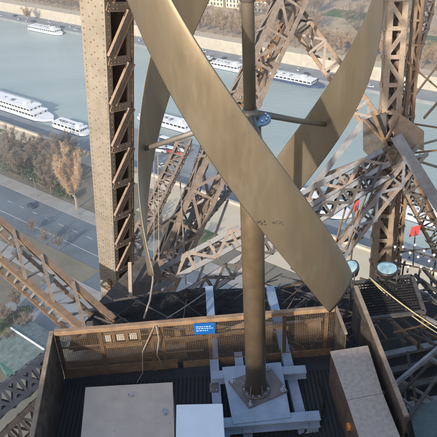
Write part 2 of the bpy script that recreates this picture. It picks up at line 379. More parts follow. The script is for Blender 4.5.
# boats
def boat(s0, s1, t0, t1, decks, label, hull='hull', roofm='white', bow=1, name='river_boat', h=2.2, group='moored river boats'):
    z = -6; c = RV((s0+s1)/2, (t0+t1)/2, z); L_ = s1-s0; wd = t1-t0; tm = (t0+t1)/2
    bt = thing(name, label, 'boat', c, group)
    def hullpoly(inset, f=.13):
        a, b2 = s0+inset, s1-inset; w = wd/2-inset
        pts = [(a, tm-w*.8), (a, tm+w*.8), (a+2, tm+w), (b2-L_*f, tm+w), (b2-L_*f*.4, tm+w*.65), (b2, tm), (b2-L_*f*.4, tm-w*.65), (b2-L_*f, tm-w), (a+2, tm-w)]
        if bow < 0: pts = [(s0+s1-p_[0], p_[1]) for p_ in pts]
        pts = [RV(p_[0], p_[1]) for p_ in pts]
        ar = sum(pts[i].x*pts[(i+1) % len(pts)].y-pts[(i+1) % len(pts)].x*pts[i].y for i in range(len(pts)))
        return pts if ar > 0 else pts[::-1]
    MB().poly(hullpoly(0), z-.6, z+1.5).build('hull', M[hull], bt)
    MB().poly(hullpoly(-.06), z-.5, z+.35).build('waterline_band', M['navy'], bt)
    for d in range(decks):
        ins = .7+d*.7; e = L_*(.06+.05*d)
        z0 = z+1.5+d*h
        cab = slab(s0+e, s1-e-L_*.08, t0+ins, t1-ins, z0, z0+h-.2).build('cabin', M['white'], bt)
        slab(s0+e-.5, s1-e-L_*.08+.5, t0+ins-.4, t1-ins+.4, z0+h-.2, z0+h).build('roof', M[roofm], bt)
        nw = max(3, int((L_-2*e-L_*.08)/2.6))
        for i in range(nw):
            for tt in (t0+ins-.04,):
                sc = s0+e+(i+.5)*(L_-2*e-L_*.08)/nw
                slab(sc-1.08, sc+1.08, tt, tt+.2, z0+.55, z0+h-.6).build('window', M['winglass'], cab)
        for tt in (t0+ins+.8, (t0+t1)/2-.5, t1-ins-1.8):
            slab(s1-e-L_*.08-.15, s1-e-L_*.08+.04, tt, tt+1.1, z0+.7, z0+h-.75).build('window', M['winglass'], cab)
    zt = z+1.5+decks*h
    wh = slab(s1-L_*.3, s1-L_*.3+3, tm-1.5, tm+1.5, zt, zt+1.6).build('wheelhouse', M['white'], bt)
    rl = MB()
    for tt in (t0+1.6, t1-1.6):
        rl.bar(RV(s0+L_*.12, tt, zt+.9), RV(s1-L_*.2, tt, zt+.9), .07, .07)
        for i in range(12):
            q = s0+L_*.12+(L_*.68)*i/11; rl.bar(RV(q, tt, zt), RV(q, tt, zt+.9), .06, .06)
    rl.build('railing', M['white'], bt)
    rnd = random.Random(int(abs(s0*7)))
    for i in range(5):
        q = s0+L_*(.15+.1*i); slab(q, q+rnd.uniform(.8, 1.8), tm-1+rnd.uniform(-1, 1), tm+.3, zt, zt+rnd.uniform(.4, .8)).build('roof_box', M['quay'], bt)
    return bt
def s_of(p): return SA*p.x-TA*p.y
def t_of(p): return TA*p.x+SA*p.y
q = onz(70, 112, -6)
boat(s_of(q)-74, s_of(q)+3, 186.5, 197.5, 2, 'long white two-deck passenger boat moored left of the riveted column')
boat(s_of(q)+8, s_of(q)+34, 186, 193, 1, 'white boat half hidden behind the riveted column')
q = onz(176, 128, -6); tt = t_of(q)
boat(s_of(q)-26, s_of(q)+14, tt-3, tt+5, 1, 'white passenger boat moored farthest out beside the drooping blade')
q = onz(300, 200, -6); boat(s_of(q)-22, s_of(q)+24, t_of(q)-6, t_of(q)+4, 1, 'white boat glimpsed under the crossing blades through the grey ironwork')
q = onz(412, 216, -6); boat(s_of(q)-14, s_of(q)+14, t_of(q)-4, t_of(q)+4, 1, 'white roofed boat next to the red flag on the post', bow=-1)
for i, (x, y, L_) in enumerate([(300, 73, 52), (205, 57, 46), (240, 62, 30), (68, 25, 40)]):
    q = onz(x, y, -6); boat(s_of(q)-L_/2, s_of(q)+L_/2, 307, 315, 1, ['white boat with blue hull band on the far waterline between the tower beams', 'white boat at the far quay just left of the thin shaft', 'short white boat at the far quay right behind the thin shaft', 'white boat at the far quay left of the riveted column'][i], hull='hull' if i else 'navy')
# floating pier
tag(slab(-222, -120, 182.7, 207, -6.5, -4.3).build('pontoon', M['quay']), 'wide grey landing stage alongside the near quay', 'landing stage')

# cars
def make_car(name, body, label):
    c = thing(name, label, 'car'); L_, w = 4.3, 1.75
    MB().quadbox([(-L_/2, -w/2, .3), (L_/2, -w/2, .3), (L_/2, w/2, .3), (-L_/2, w/2, .3), (-L_/2+.05, -w/2+.06, .9), (L_/2-.1, -w/2+.06, .8), (L_/2-.1, w/2-.06, .8), (-L_/2+.05, w/2-.06, .9)]).build('body', body, c, bevel=.08)
    MB().quadbox([(-1.9, -.8, .86), (1.0, -.8, .82), (1.0, .8, .82), (-1.9, .8, .86), (-1.45, -.62, 1.42), (.25, -.62, 1.42), (.25, .62, 1.42), (-1.45, .62, 1.42)]).build('window', M['winglass'], c)
    MB().box((-.6, 0, 1.44), 1.6, 1.2, .05).build('roof', body, c)
    for x in (-1.35, 1.35):
        for y in (-.82, .82):
            MB().tube([(x, y-.1, .32), (x, y+.1, .32)], .32, 12).build('wheel', M['tyre'], c)
    return c
cbl = make_car('parked_car', mat('car_dark', (.02, .03, .05), .25), 'x'); cwh = make_car('parked_car', mat('car_white', (.6, .6, .6), .3), 'x'); crd = make_car('parked_car', mat('car_red', (.3, .04, .03), .3), 'x')
ang = math.atan2(-TA, SA)
def pc(c, loc, rz, label, group, used=[]):
    if c.name in used: c = copy_tree(c)
    else: used.append(c.name)
    c.location = loc; c.rotation_euler = (0, 0, rz); c['label'] = label; c['group'] = group
p = onz(32, 207, 0); pc(cbl, (p.x, p.y, .02), ang, 'dark blue car alone on the near road', 'cars on the near road')
p = onz(76, 145, -4); pc(cwh, (p.x, p.y, -3.98), ang, 'white car on the lower quay left of the riveted column', 'cars on the near quay')
for i in range(26):
    s = -560+i*17+random.uniform(-4, 4)
    pc((cbl, cwh, crd)[i % 3], RV(s, (363.5, 370)[i % 2], FZ+.02), ang+(i % 2)*math.pi, ('dark', 'white', 'red')[i % 3]+' car on the far riverside road', ('dark', 'white', 'red')[i % 3]+' cars on the far riverside road')
for i in range(40):
    s = -560+i*11+random.uniform(-3, 3)
    pc((cwh, cbl, cwh)[i % 3], RV(s, 321+random.choice((0, 5)), -3.98), ang+random.choice((0, 1.57)), ('white', 'dark', 'white')[i % 3]+' car parked on the far lower quay', ('white', 'dark', 'white')[i % 3]+' cars parked on the far lower quay')

def make_coach(body, label, x, y, turn):
    q = onz(x, y, -4.3); c = thing('coach', label, 'coach', (0, 0, 0), 'coaches on the landing stage'); L_ = 11.5
    MB().box((0, 0, 1.05), L_, 2.5, 1.5).build('body', body, c, bevel=.12)
    MB().box((0, 0, 2.25), L_-.15, 2.4, .9).build('window', M['winglass'], c, bevel=.1)
    MB().box((0, 0, 2.86), L_-.1, 2.45, .32).build('roof', M['white'], c, bevel=.1)
    for x_ in (-3.4, 3.6):
        for y_ in (-1.15, 1.15): MB().tube([(x_, y_-.12, .5), (x_, y_+.12, .5)], .5, 14).build('wheel', M['tyre'], c)
    c.location = (q.x, q.y, -4.29); c.rotation_euler = (0, 0, turn)
make_coach(M['white'], 'white coach with a dark window band on the landing stage, nearest the drooping blade', 157, 151, math.atan2(-TA, SA)+.25)
make_coach(M['red'], 'red coach with a white roof on the landing stage', 176, 154, math.atan2(-TA, SA)+.1)
make_coach(M['navy'], 'dark blue coach with a white roof behind the red coach', 170, 144, math.atan2(-TA, SA))
q = onz(163, 166, -4.3); pc(cwh, (q.x, q.y, -4.28), .6, 'white car alone at the inner edge of the landing stage', 'cars on the near quay')
# street lamps
def make_lamp():
    t = thing('street_lamp', 'x', 'lamp'); MB().tube([(0, 0, 0), (0, 0, 8.5)], [.12, .07], 8).build('pole', M['pavement'], t)
    MB().tube([(0, 0, 8.5), (.3, 0, 9), (1.2, 0, 9.2)], .05, 6).build('arm', M['pavement'], t)
    MB().box((1.4, 0, 9.18), .7, .3, .14).build('lamp_head', M['white'], t, bevel=.04); return t
lm = make_lamp(); first = True
for i in range(20):
    o = lm if i == 0 else copy_tree(lm); o.location = RV(-420+i*22, 337, FZ); o.rotation_euler = (0, 0, 1.2)
    o['label'] = 'slim pale street lamp on the far embankment pavement'; o['group'] = 'street lamps on the far embankment'
for i in range(8):
    o = copy_tree(lm); o.location = RV(-330+i*26, 127, .14); o.rotation_euler = (0, 0, -2)
    o['label'] = 'slim pale street lamp beside the near road'; o['group'] = 'street lamps beside the near road'

# glass-roofed pavilion at lower left
P0 = onz(2, 343, 3.5); P1 = onz(15, 326, 3.5); P2 = onz(50, 352, 3.5); P3 = onz(28, 385, 3.5)
cc = (P1+P2)/2; gl = thing('garden_pavilion', 'low garden pavilion with a glazed roof and white ridge at the lower left', 'building', (cc.x, cc.y, 0))
A = onz(12, 331, 3.4); B = onz(44, 352, 3.4); dx = (B-A); dx.z = 0; Lx = dx.length; dx.normalize(); dy = Vector((-dx.y, dx.x, 0))
def LP(a, b_, z): v = A+dx*a+dy*b_; return Vector((v.x, v.y, z))
def lbox(a0, a1, b0, b1, z0, z1): return MB().quadbox([LP(a0, b0, z0), LP(a1, b0, z0), LP(a1, b1, z0), LP(a0, b1, z0), LP(a0, b0, z1), LP(a1, b0, z1), LP(a1, b1, z1), LP(a0, b1, z1)])
lbox(0, Lx, -9, 6, 0, 3.1).build('wall', M['teal'], gl)
MB().plateprism([LP(-.3, 0, 4.4), LP(Lx+.3, 0, 4.4), LP(Lx+.3, 6.4, 3.15), LP(-.3, 6.4, 3.15)], (0, 0, 1), .12).build('glass_roof', M['glassroof'], gl)
MB().plateprism([LP(-.3, 0, 4.4), LP(-.3, -9.4, 3.15), LP(Lx+.3, -9.4, 3.15), LP(Lx+.3, 0, 4.4)], (0, 0, 1), .12).build('glass_roof', M['glassroof'], gl)
lbox(-.4, Lx+.4, -.22, .22, 4.3, 4.7).build('ridge', M['white'], gl)
bar = MB()
for i in range(9):
    a = Lx*i/8; bar.bar(LP(a, 0, 4.52), LP(a, 6.4, 3.27), .1, .08); bar.bar(LP(a, 0, 4.52), LP(a, -9.4, 3.27), .1, .08)
bar.build('glazing_bar', M['roof_zinc'], gl)
p = onz(8, 372, 0)
tag(MB().box((p.x, p.y, 1.2), 2.2, 5, 2.4, .6).build('kiosk', M['teal'], bevel=.1), 'small teal kiosk beyond the glazed pavilion at lower left', 'kiosk')

# ================================================================== THE TOWER
tower = thing('iron_tower', 'huge riveted brown iron lattice tower that carries the wind turbine', 'tower', (0, 12, 115))
UP = Vector((0, 0, 1))
def lattice(name, a, b_, w, h, n, matn, chord=.09, lace=.06, side=None, label=None, cross=False, lacemat=None, faces=(0, 1, 2, 3), plates=True):
    a = Vector(a); b_ = Vector(b_); d = (b_-a); L_ = d.length; d.normalize()
    sd = Vector(side) if side else UP.cross(d)
    sd = (sd-d*sd.dot(d)).normalized(); nn = d.cross(sd)
    ch = MB(); lc = MB()
    cor = [(-1, -1), (1, -1), (1, 1), (-1, 1)]
    def P(k, t): return a+d*t+sd*cor[k][0]*w/2+nn*cor[k][1]*h/2
    for k in range(4):
        u = -sd*cor[k][0]; v = -nn*cor[k][1]
        ch.angle(P(k, 0), P(k, L_), chord, chord*.16, u, v)
    for fc in faces:
        k0, k1 = fc, (fc+1) % 4; fn = (nn if fc in (0, 2) else sd)
        off = (P(k0, 0)+P(k1, 0))/2-(a); off.normalize(); off = off*.003*(1+fc)
        for i in range(n):
            t0 = L_*i/n; t1 = L_*(i+1)/n
            s_, e_ = (P(k0, t0), P(k1, t1)) if (i+fc) % 2 == 0 else (P(k1, t0), P(k0, t1))
            sh = (e_-s_).normalized()*chord*.2
            lc.bar(s_+off+sh, e_+off-sh, lace, .014, side=fn.cross(e_-s_))
            if cross:
                s2, e2 = (P(k1, t0), P(k0, t1)) if (i+fc) % 2 == 0 else (P(k0, t0), P(k1, t1))
                lc.bar(s2+off*2+sh*0, e2+off*2, lace, .014, side=fn.cross(e2-s2))
            lc.bar(P(k0, t1)+off*3, P(k1, t1)+off*3, lace*.9, .014, side=d)
    o = ch.build(name, M[matn], tower, label=label)
    lc.build('lacing', M[lacemat or matn], o)
    return o
# --- riveted column on the left
ca = ony(117.5, 322, 13.2); cb = ony(102.5, -40, 10.0)
axis = (cb-ca).normalized(); Lc = (cb-ca).length
nF = Vector((-.60, -.80, 0)); nF = (nF-axis*nF.dot(axis)).normalized()     # sunny plate faces here
nS = axis.cross(nF)                                                        # direction to picture-right
if nS.x < 0: nS = -nS
wF = .57; wS = .62
o0 = ca+Vector((0, 0, 0))
def CP(u, n_, t): return ca+axis*t+nS*u+nF*n_
col = MB()
# front plate: centre at u=-wF/2 .. 0  ; the lattice side runs back from its right edge
col.quadbox([CP(-wF, 0, 0), CP(0, 0, 0), CP(0, -.03, 0), CP(-wF, -.03, 0), CP(-wF, 0, Lc), CP(0, 0, Lc), CP(0, -.03, Lc), CP(-wF, -.03, Lc)])
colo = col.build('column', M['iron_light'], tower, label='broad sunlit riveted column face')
sd_ = MB()
sd_.quadbox([CP(-.03, -.033, 0), CP(.002, -.033, 0), CP(.002, -.13, 0), CP(-.03, -.13, 0), CP(-.03, -.033, Lc), CP(.002, -.033, Lc), CP(.002, -.13, Lc), CP(-.03, -.13, Lc)])
sd_.quadbox([CP(-.03, -wS+.1, 0), CP(.002, -wS+.1, 0), CP(.002, -wS, 0), CP(-.03, -wS, 0), CP(-.03, -wS+.1, Lc), CP(.002, -wS+.1, Lc), CP(.002, -wS, Lc), CP(-.03, -wS, Lc)])
sd_.build('corner_angle', M['iron_tan'], colo)
bk = MB(); bk.quadbox([CP(-wF, -wS-.03, 0), CP(.04, -wS-.03, 0), CP(.04, -wS-.003, 0), CP(-wF, -wS-.003, 0), CP(-wF, -wS-.03, Lc), CP(.04, -wS-.03, Lc), CP(.04, -wS-.003, Lc), CP(-wF, -wS-.003, Lc)])
bk.quadbox([CP(-wF, -.033, 0), CP(-wF+.02, -.033, 0), CP(-wF+.02, -wS, 0), CP(-wF, -wS, 0), CP(-wF, -.033, Lc), CP(-wF+.02, -.033, Lc), CP(-wF+.02, -wS, Lc), CP(-wF, -wS, Lc)])
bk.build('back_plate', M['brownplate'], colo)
lc = MB(); rv = MB()
def rivet(p, n_, r=.017):
    n_ = n_.normalized(); rv.tube([p-n_*.004, p+n_*.007, p+n_*.013], [r, r*.95, r*.45], 6)
npan = 10; t = .05; step = Lc/npan*1.0
for i in range(npan):
    t0 = step*i+.1; t1 = step*(i+1)+.1
    # near-level batten then a rising strut (a channel: web + flanges)
    a1, b1 = CP(.008, -.05, t1+.16), CP(.008, -wS+.03, t1-.06)
    lc.bar(a1, b1, .15, .016, side=axis)
    lc.bar(a1-axis*.075+nS*.02, b1-axis*.075+nS*.02, .04, .012, side=nS)
    a2, b2 = CP(.030, -.07, t0+.26), CP(.030, -wS+.05, t1-.12)
    lc.bar(a2, b2, .21, .018, side=axis)
    dd = (b2-a2).normalized(); pp = nS.cross(dd).normalized()
    for sg in (-1, 1): lc.bar(a2+pp*sg*.10+nS*.022, b2+pp*sg*.10+nS*.022, .045, .012, side=nS)
    for k in range(7):
        q = a2.lerp(b2, (k+.5)/7)
        for sg in (-1, 1): rivet(q+pp*sg*.065+nS*.009, nS, .013)
    for k in range(6):
        q = a1.lerp(b1, (k+.5)/6)
        for sg in (-1, 1): rivet(q+axis*sg*.035+nS*.008, nS, .012)
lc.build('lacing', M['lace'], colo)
k = 0; t = .1
while t < Lc:
    for u in (-.055, -wF+.055): rivet(CP(u, .001, t), nF)
    for u in (-.055,): rivet(CP(.003, u-.02, t+.03), nS, .014)
    if k % 2 == 0:
        for u in (-wF*.36, -wF*.64): rivet(CP(u, .001, t+.04), nF)
    if k % 2 == 1: rivet(CP(-wF*.5, .001, t), nF)
    if t < Lc*.42:
        for u in (-.16, -.23, -.30, -.37, -.44): rivet(CP(u, .001, t+(.05 if k % 2 else 0)), nF, .014)
    t += .125; k += 1
rv.build('rivet', M['rivet'], colo, kind='stuff')
mb = MB().bar(CP(-.19, .03, 1.9), CP(-.19, .03, -.2), .10, .06, nS); mb.build('cover_strip', M['iron'], colo)
for t_a, t_b in ((Lc*.34, Lc*.40), (Lc*.70, Lc*.745)):
    sq = MB().quadbox([CP(-wF+.02, .009, t_a), CP(-.02, .009, t_a), CP(-.02, .0015, t_a), CP(-wF+.02, .0015, t_a), CP(-wF+.02, .009, t_b), CP(-.02, .009, t_b), CP(-.02, .0015, t_b), CP(-wF+.02, .0015, t_b)]).build('splice_plate', M['iron_light'], colo)
# sloping foot of the column
fa = ony(152, 266, 12.6); fb = ony(98, 326, 10.9)
MB().bar(fa, fb, .55, .5, UP).build('column_foot', M['iron_dark'], tower, label='dark sloping foot under the riveted column')
MB().bar(ony(130, 262, 11.9), ony(131, 308, 11.3), .10, .08).build('column_foot', M['iron_tan'], tower)

# --- ladder girder on the left, lying level
zA = 116.35
a0 = onz(-14, 207, zA); a1 = onz(114, 319, zA); b0 = onz(-14, 246, zA); b1 = onz(86, 331, zA)
g = MB(); gh = .55
for (p_, q_) in ((a0, a1), (b0, b1)):
    g.bar(p_, q_, .03, .15, UP); g.bar(p_-UP*.115, q_-UP*.115, .20, .03, UP)
    g.bar(p_-UP*gh, q_-UP*gh, .04, .11)
go = g.build('ladder_girder', M['iron'], tower, label='long brown ladder girder running in from the left')
l1 = MB(); l2 = MB()
for i in range(5):
    f0 = .035+.235*i; f1 = .18+.27*i
    if f1 > 1.05: break
    l1.bar(a0.lerp(a1, f0)+UP*.04, b0.lerp(b1, f1)+UP*.04, .08, .03, side=(a1-a0))
    l1.bar(a0.lerp(a1, f0)-UP*.02, b0.lerp(b1, f1)-UP*.02, .03, .09, side=(a1-a0))
for i in range(11):
    f0 = .0+.09*i; p_ = b0.lerp(b1, f0)-UP*gh; q_ = a0.lerp(a1, min(1, f0+.20))-UP*gh
    l2.bar(p_, q_, .09 if i % 2 else .05, .02, side=(a1-a0))
    f1 = min(1, f0+.09)
    l2.bar(a0.lerp(a1, f0)-UP*(gh-.02), a0.lerp(a1, f1)-UP*.1, .06, .02, UP)
    l2.bar(b0.lerp(b1, f0)-UP*(gh-.02), b0.lerp(b1, f1)-UP*.1, .06, .02, UP)
l1.build('rung', M['iron_tan'], go); l2.build('lacing', M['iron_grey'], go)

# --- big lattice girders further out
lattice('lattice_girder', ony(302, -25, 22), ony(156, 292, 16), .95, .8, 10, 'iron_pink', .15, .10, side=(1, .35, 0), label='large leaning lattice girder crossing behind the mast', lacemat='iron_pink')
lattice('lattice_girder', ony(262, -30, 24), ony(432, 205, 19), .75, .6, 12, 'iron', .13, .09, side=(1, -.3, 0), label='lattice girder sloping down to the big gusset node', lacemat='iron_pink')
lattice('lattice_girder', ony(296, 16, 23), ony(205, 150, 24), .42, .42, 10, 'iron', .09, .06, side=(1, 0, 0), cross=True)
lattice('lattice_girder', ony(240, -8, 30), ony(340, -12, 30), .8, .5, 8, 'iron', .13, .07, side=(0, 0, 1))
mb = MB(); n_c = ony(282, 10, 22.6)
mb.plateprism([ony(264, -6, 22.4), ony(300, -6, 22.4), ony(303, 14, 22.4), ony(288, 27, 22.4), ony(272, 14, 22.4)], (0, 1, 0), .05)
mb.build('gusset_plate', M['iron_dark'], tower, label='dark gusset where the two big girders cross at the top')
# right hand column
lattice('column', ony(399, -30, 17), ony(379, 285, 14.5), .52, .42, 12, 'iron_tan', .15, .12, side=(1, -.1, 0), label='upright lattice column at the right with triangular openings', lacemat='iron_tan')
mb = MB()
pa, pb = ony(399, -30, 17.25), ony(379, 285, 14.75); mb.bar(pa, pb, .46, .02, side=(1, 0, 0))
mb.build('back_plate', M['iron_dark'], tower)
lattice('column', ony(421, -30, 17.6), ony(394, 285, 15.1), .26, .3, 14, 'iron', .09, .06, side=(1, -.1, 0))
lattice('column', ony(440, -30, 19.5), ony(384, 150, 16.2), .35, .3, 12, 'iron_tan', .08, .05, side=(1, 0, 0))
# the big node
def flat(pts, Y, nrm):
    nrm = Vector(nrm).normalized(); o_ = ony(pts[0][0], pts[0][1], Y); r_ = []
    for x, y in pts:
        d = ray(x, y); r_.append(CAMP+d*((o_-CAMP).dot(nrm)/d.dot(nrm)))
    return r_
GN = (-.25, -1, .15)
Yn = 15.2
mb = MB()
mb.plateprism(flat([(396, 111), (424, 131), (424, 151), (410, 146), (398, 140), (388, 122)], Yn, GN), GN, .04)
mb.build('gusset_plate', M['iron_tan'], tower, label='broad tan gusset plate at the right hand node')
mb = MB()
mb.plateprism(flat([(387, 148), (404, 152), (402, 174), (386, 168)], Yn-.2, GN), GN, .04)
mb.build('gusset_plate', M['iron_tan'], tower)
mb = MB(); mb.plateprism(flat([(363, 120), (386, 112), (388, 152), (384, 172), (363, 150)], Yn+.35, GN), GN, .04)
mb.build('gusset_plate', M['iron_dark'], tower)
node = ony(386, 150, Yn-.4)
br = MB()
for (x, y, Y, w) in [(322, 176, 15.5, .10), (318, 208, 14.5, .09), (327, 192, 15, .06), (345, 222, 13.6, .06), (352, 240, 13.2, .05), (440, 168, 15.8, .07), (437, 140, 16.5, .06)]:
    br.bar(node+Vector((random.uniform(-.1, .1), 0, random.uniform(-.1, .1))), ony(x, y, Y), w, w*.6)
br.build('bracing_bar', M['iron_pink'], tower)
br = MB()
for (x0, y0, Y0, x1, y1, Y1, w) in [(385, 160, 15, 262, 232, 14, .07), (440, 150, 15, 395, 155, 15, .05), (440, 128, 16, 402, 122, 15.6, .05), (372, 112, 15, 388, 150, 14.9, .08), (362, 118, 15, 384, 142, 14.9, .05), (403, 108, 15.3, 386, 140, 14.8, .09), (415, 95, 15.6, 440, 62, 17, .06), (405, 60, 16.4, 440, 90, 17, .05), (424, 118, 15.4, 440, 100, 16, .07), (402, 175, 15, 440, 232, 14, .06), (362, 170, 14.6, 350, 268, 12.8, .07), (355, 175, 14.6, 330, 262, 12.9, .06), (372, 180, 14.4, 346, 250, 12.9, .05)]:
    br.bar(ony(x0, y0, Y0), ony(x1, y1, Y1), w, w*.6)
br.build('bracing_bar', M['iron'], tower)
# pale grey beams
mb = MB(); mb.bar(ony(364, 121, 15.6), ony(300, 203, 15.0), .17, .04, side=(1, 0, .3)); mb.build('pale_beam', M['iron_grey'], tower, label='pale flat beam dropping left from the right hand node')
mb = MB(); mb.bar(ony(396, 136, 14.7), ony(452, 226, 13.6), .30, .05, side=(1, 0, .5)); mb.build('pale_beam', M['iron_grey'], tower, label='pale grey flat beam running down to the right edge')
lattice('lattice_girder', ony(392, 150, 14.9), ony(448, 262, 13.6), .45, .35, 9, 'iron', .07, .05, side=(1, 0, .3), lacemat='iron_dark')
# horizontal grey girders running left from the node, behind the mast
lattice('lattice_girder', ony(384, 158, 14.6), ony(150, 283, 13.2), .50, .5, 11, 'iron_grey', .12, .08, side=(0, .55, .8), label='low grey lattice girder running left from the right hand node', lacemat='iron_pink')
lattice('lattice_girder', ony(384, 172, 14.0), ony(190, 296, 12.4), .40, .4, 10, 'iron_grey', .10, .07, side=(0, .55, .8), lacemat='iron_dark', cross=True)
lattice('lattice_girder', ony(420, 150, 14.8), ony(300, 300, 12.4), .40, .4, 9, 'iron_pink', .10, .07, side=(0, .55, .8), lacemat='iron_grey')
lattice('lattice_girder', ony(186, 140, 19), ony(128, 262, 15), .45, .4, 12, 'iron_pink', .08, .05, side=(1, .2, 0))
lattice('lattice_girder', ony(206, 150, 20), ony(164, 290, 15.4), .42, .4, 9, 'iron_grey', .10, .06, side=(1, .2, 0), lacemat='iron_pink')
lattice('lattice_girder', ony(236, 175, 20), ony(150, 278, 16.5), .5, .4, 10, 'iron_pink', .10, .07, side=(1, .2, 0), lacemat='iron_grey')
for (x0, y0, Y0_, x1, y1, Y1_, w_) in [(196, 160, 19, 170, 268, 15.5, .08), (214, 190, 18, 150, 232, 16.5, .07), (228, 200, 18, 196, 286, 14.5, .09), (180, 178, 18, 186, 284, 15, .06), (244, 236, 15.5, 176, 262, 15, .07)]:
    MB().bar(ony(x0, y0, Y0_), ony(x1, y1, Y1_), w_, w_*.6).build('bracing_bar', M['iron_pink'], tower)
# lower-left grey lattice, below the service platform
lattice('lattice_girder', ony(64, 352, 9.9), ony(-40, 430, 8.4), .50, .5, 7, 'iron_grey', .10, .07, side=(0, .6, .7), label='grey lattice brace below the left screen', cross=True)
lattice('lattice_girder', ony(60, 392, 9.2), ony(-20, 470, 8.0), .50, .45, 7, 'iron_tan', .09, .06, side=(0, .6, .7))

# --- dark deck around the platform
ZF = 116.22
dk = MB()
def P2d(x, y, z=ZF-.35): v = onz(x, y, z); return (v.x, v.y)
dk.poly([P2d(104, 304), P2d(158, 293), P2d(220, 289), P2d(352, 284), (2.95, 3), (-3.25, 3), (-3.25, 8.9), P2d(80, 326)][::-1], ZF-.55, ZF-.35)
dk.poly([(2.96, 3), (14, 3), P2d(452, 296, ZF-2), P2d(400, 290, ZF-2), (2.96, P2d(352, 286, ZF-2)[1])], ZF-2.2, ZF-2.0)
dk.build('deck', M['iron_black'], tower, label='near-black iron deck around the service platform')  # shade lying on the deck is put into its near-black colour
rnd = random.Random(5); rest = MB()
nbar = 0
def clutter(a_, b_, w, mm):
    global nbar
    nbar += 1
    if nbar <= 92: MB().bar(a_, b_, w, w*.7).build('deck_bar', M[mm], tower)
    else: rest.bar(a_, b_, w, w*.7)
mats = ['iron_dark', 'iron_dark', 'iron', 'iron_dark', 'iron_grey']
for k in range(60):                                   # right of the right screen
    x = rnd.uniform(2.95, 5.6); y = rnd.uniform(5.8, 10.9); a = rnd.choice((.45, .55, 2.0, 1.75, 2.3))+rnd.gauss(0, .10); L_ = rnd.uniform(.5, 2.0)
    d = Vector((math.cos(a), math.sin(a), rnd.uniform(-.35, .35)))*L_/2; c = Vector((x, y, ZF-.9+rnd.uniform(0, 1.3)))
    clutter(c-d, c+d, rnd.uniform(.03, .09), mats[k % 5])
for k in range(32):                                   # behind the mesh screen
    x = rnd.uniform(.9, 2.6); y = rnd.uniform(9.2, 11.4); a = rnd.choice((.1, .9, 2.4, 2.6))+rnd.gauss(0, .15); L_ = rnd.uniform(.4, 1.5)
    d = Vector((math.cos(a), math.sin(a), rnd.uniform(-.3, .4)))*L_/2; c = Vector((x, y, ZF-.2+rnd.uniform(0, .3)))
    clutter(c-d, c+d, rnd.uniform(.02, .05), mats[k % 5])
for k in range(90):
    x = rnd.uniform(-2.4, 6.2); y = rnd.uniform(9.0, 11.6) if k % 2 else rnd.uniform(6, 11); 
    if x < 3 and y < 9: continue
    a = rnd.choice((.1, 1.4, .7, 2.6))+rnd.gauss(0, .15); L_ = rnd.uniform(.3, 1.5)
    d = Vector((math.cos(a), math.sin(a), rnd.uniform(-.2, .3)))*L_/2; c = Vector((x, y, ZF-.25+rnd.uniform(0, .35)))
    clutter(c-d, c+d, rnd.uniform(.012, .045), 'iron_dark')
rest.build('deck_bar', M['iron_dark'], tower, kind='stuff')
for (x0, y0, x1, y1, zz, w, mm) in [(441, 346, 374, 402, ZF+.5, .11, 'iron_grey'), (441, 372, 395, 437, ZF+.2, .07, 'iron_dark'), (441, 300, 350, 300, ZF+.1, .05, 'iron_dark'), (330, 330, 437, 296, ZF-.1, .06, 'iron_dark')]:
    MB().bar(onz(x0, y0, zz), onz(x1, y1, zz), w, .05).build('deck_brace', M[mm], tower)
tp = MB(); tp.poly([P2d(408, 408, ZF+.1), P2d(437, 400, ZF+.1), P2d(450, 450, ZF+.1), P2d(418, 450, ZF+.1)][::-1], ZF-.3, ZF+.1)
tag(tp.build('junction_box', mat('greenish', (.10, .13, .12), .5, .1), bevel=.01), 'greenish metal box on the dark deck at the lower right corner', 'box')
nt_ = MB(); rn = random.Random(11); NX, NY = 60, 30
hgt = [[0]*(NY+1) for _ in range(NX+1)]
blobs = [(rn.random(), rn.random(), rn.uniform(.04, .14), rn.uniform(.05, .30)) for _ in range(46)]
q0, q1, q2, q3 = onz(96, 326, ZF-.3), onz(246, 316, ZF-.3), onz(244, 289, ZF-.3), onz(150, 294, ZF-.3)
iv = 0
for i in range(NX+1):
    for j in range(NY+1):
        u_, v_ = i/NX, j/NY; p = q0.lerp(q1, u_).lerp(q3.lerp(q2, u_), v_)
        z_ = sum(h_*math.exp(-((u_-bx)**2*3+(v_-by)**2)/(r_*r_)) for bx, by, r_, h_ in blobs)*.55+rn.uniform(0, .05)
        e_ = min(u_, 1-u_, v_, 1-v_)*8
        nt_.v.append(p+UP*(z_*min(1, e_)-.02))
for i in range(NX):
    for j in range(NY):
        a = i*(NY+1)+j; nt_.f.append((a, a+NY+1, a+NY+2, a+1)); nt_.smooth.append(False)
no = nt_.build('safety_netting', M['iron_black']); sm = no.modifiers.new('thick', 'SOLIDIFY'); sm.thickness = .02
tag(no, 'rumpled black safety netting heaped on the deck behind the back screen', 'netting')
for k in range(13):                                   # joists and hangers of the lower level right of the screen
    y_ = 4.2+k*.52
    MB().bar((2.98, y_, ZF-1.9), (7.5, y_+.9, ZF-1.9), .09, .16, UP).build('deck_joist', M['iron_dark' if k % 3 else 'iron_grey'], tower)
rj = random.Random(21)
for k in range(34):
    x_, y_ = rj.uniform(3.0, 5.4), rj.uniform(4.8, 8.6); a_ = rj.choice((.5, .6, 2.1, 1.4))+rj.gauss(0, .12); L_ = rj.uniform(.4, 1.5)
    d_ = Vector((math.cos(a_), math.sin(a_), rj.uniform(-.5, .5)))*L_/2; c_ = Vector((x_, y_, ZF-1.5+rj.uniform(0, 1.1)))
    if (c_+d_).x < 2.95 or (c_-d_).x < 2.95: continue
    w_ = rj.uniform(.03, .10)
    MB().bar(c_-d_, c_+d_, w_, w_*.6).build('hanger_bar', M[('iron_dark', 'iron_grey', 'iron_dark', 'iron')[k % 4]], tower)
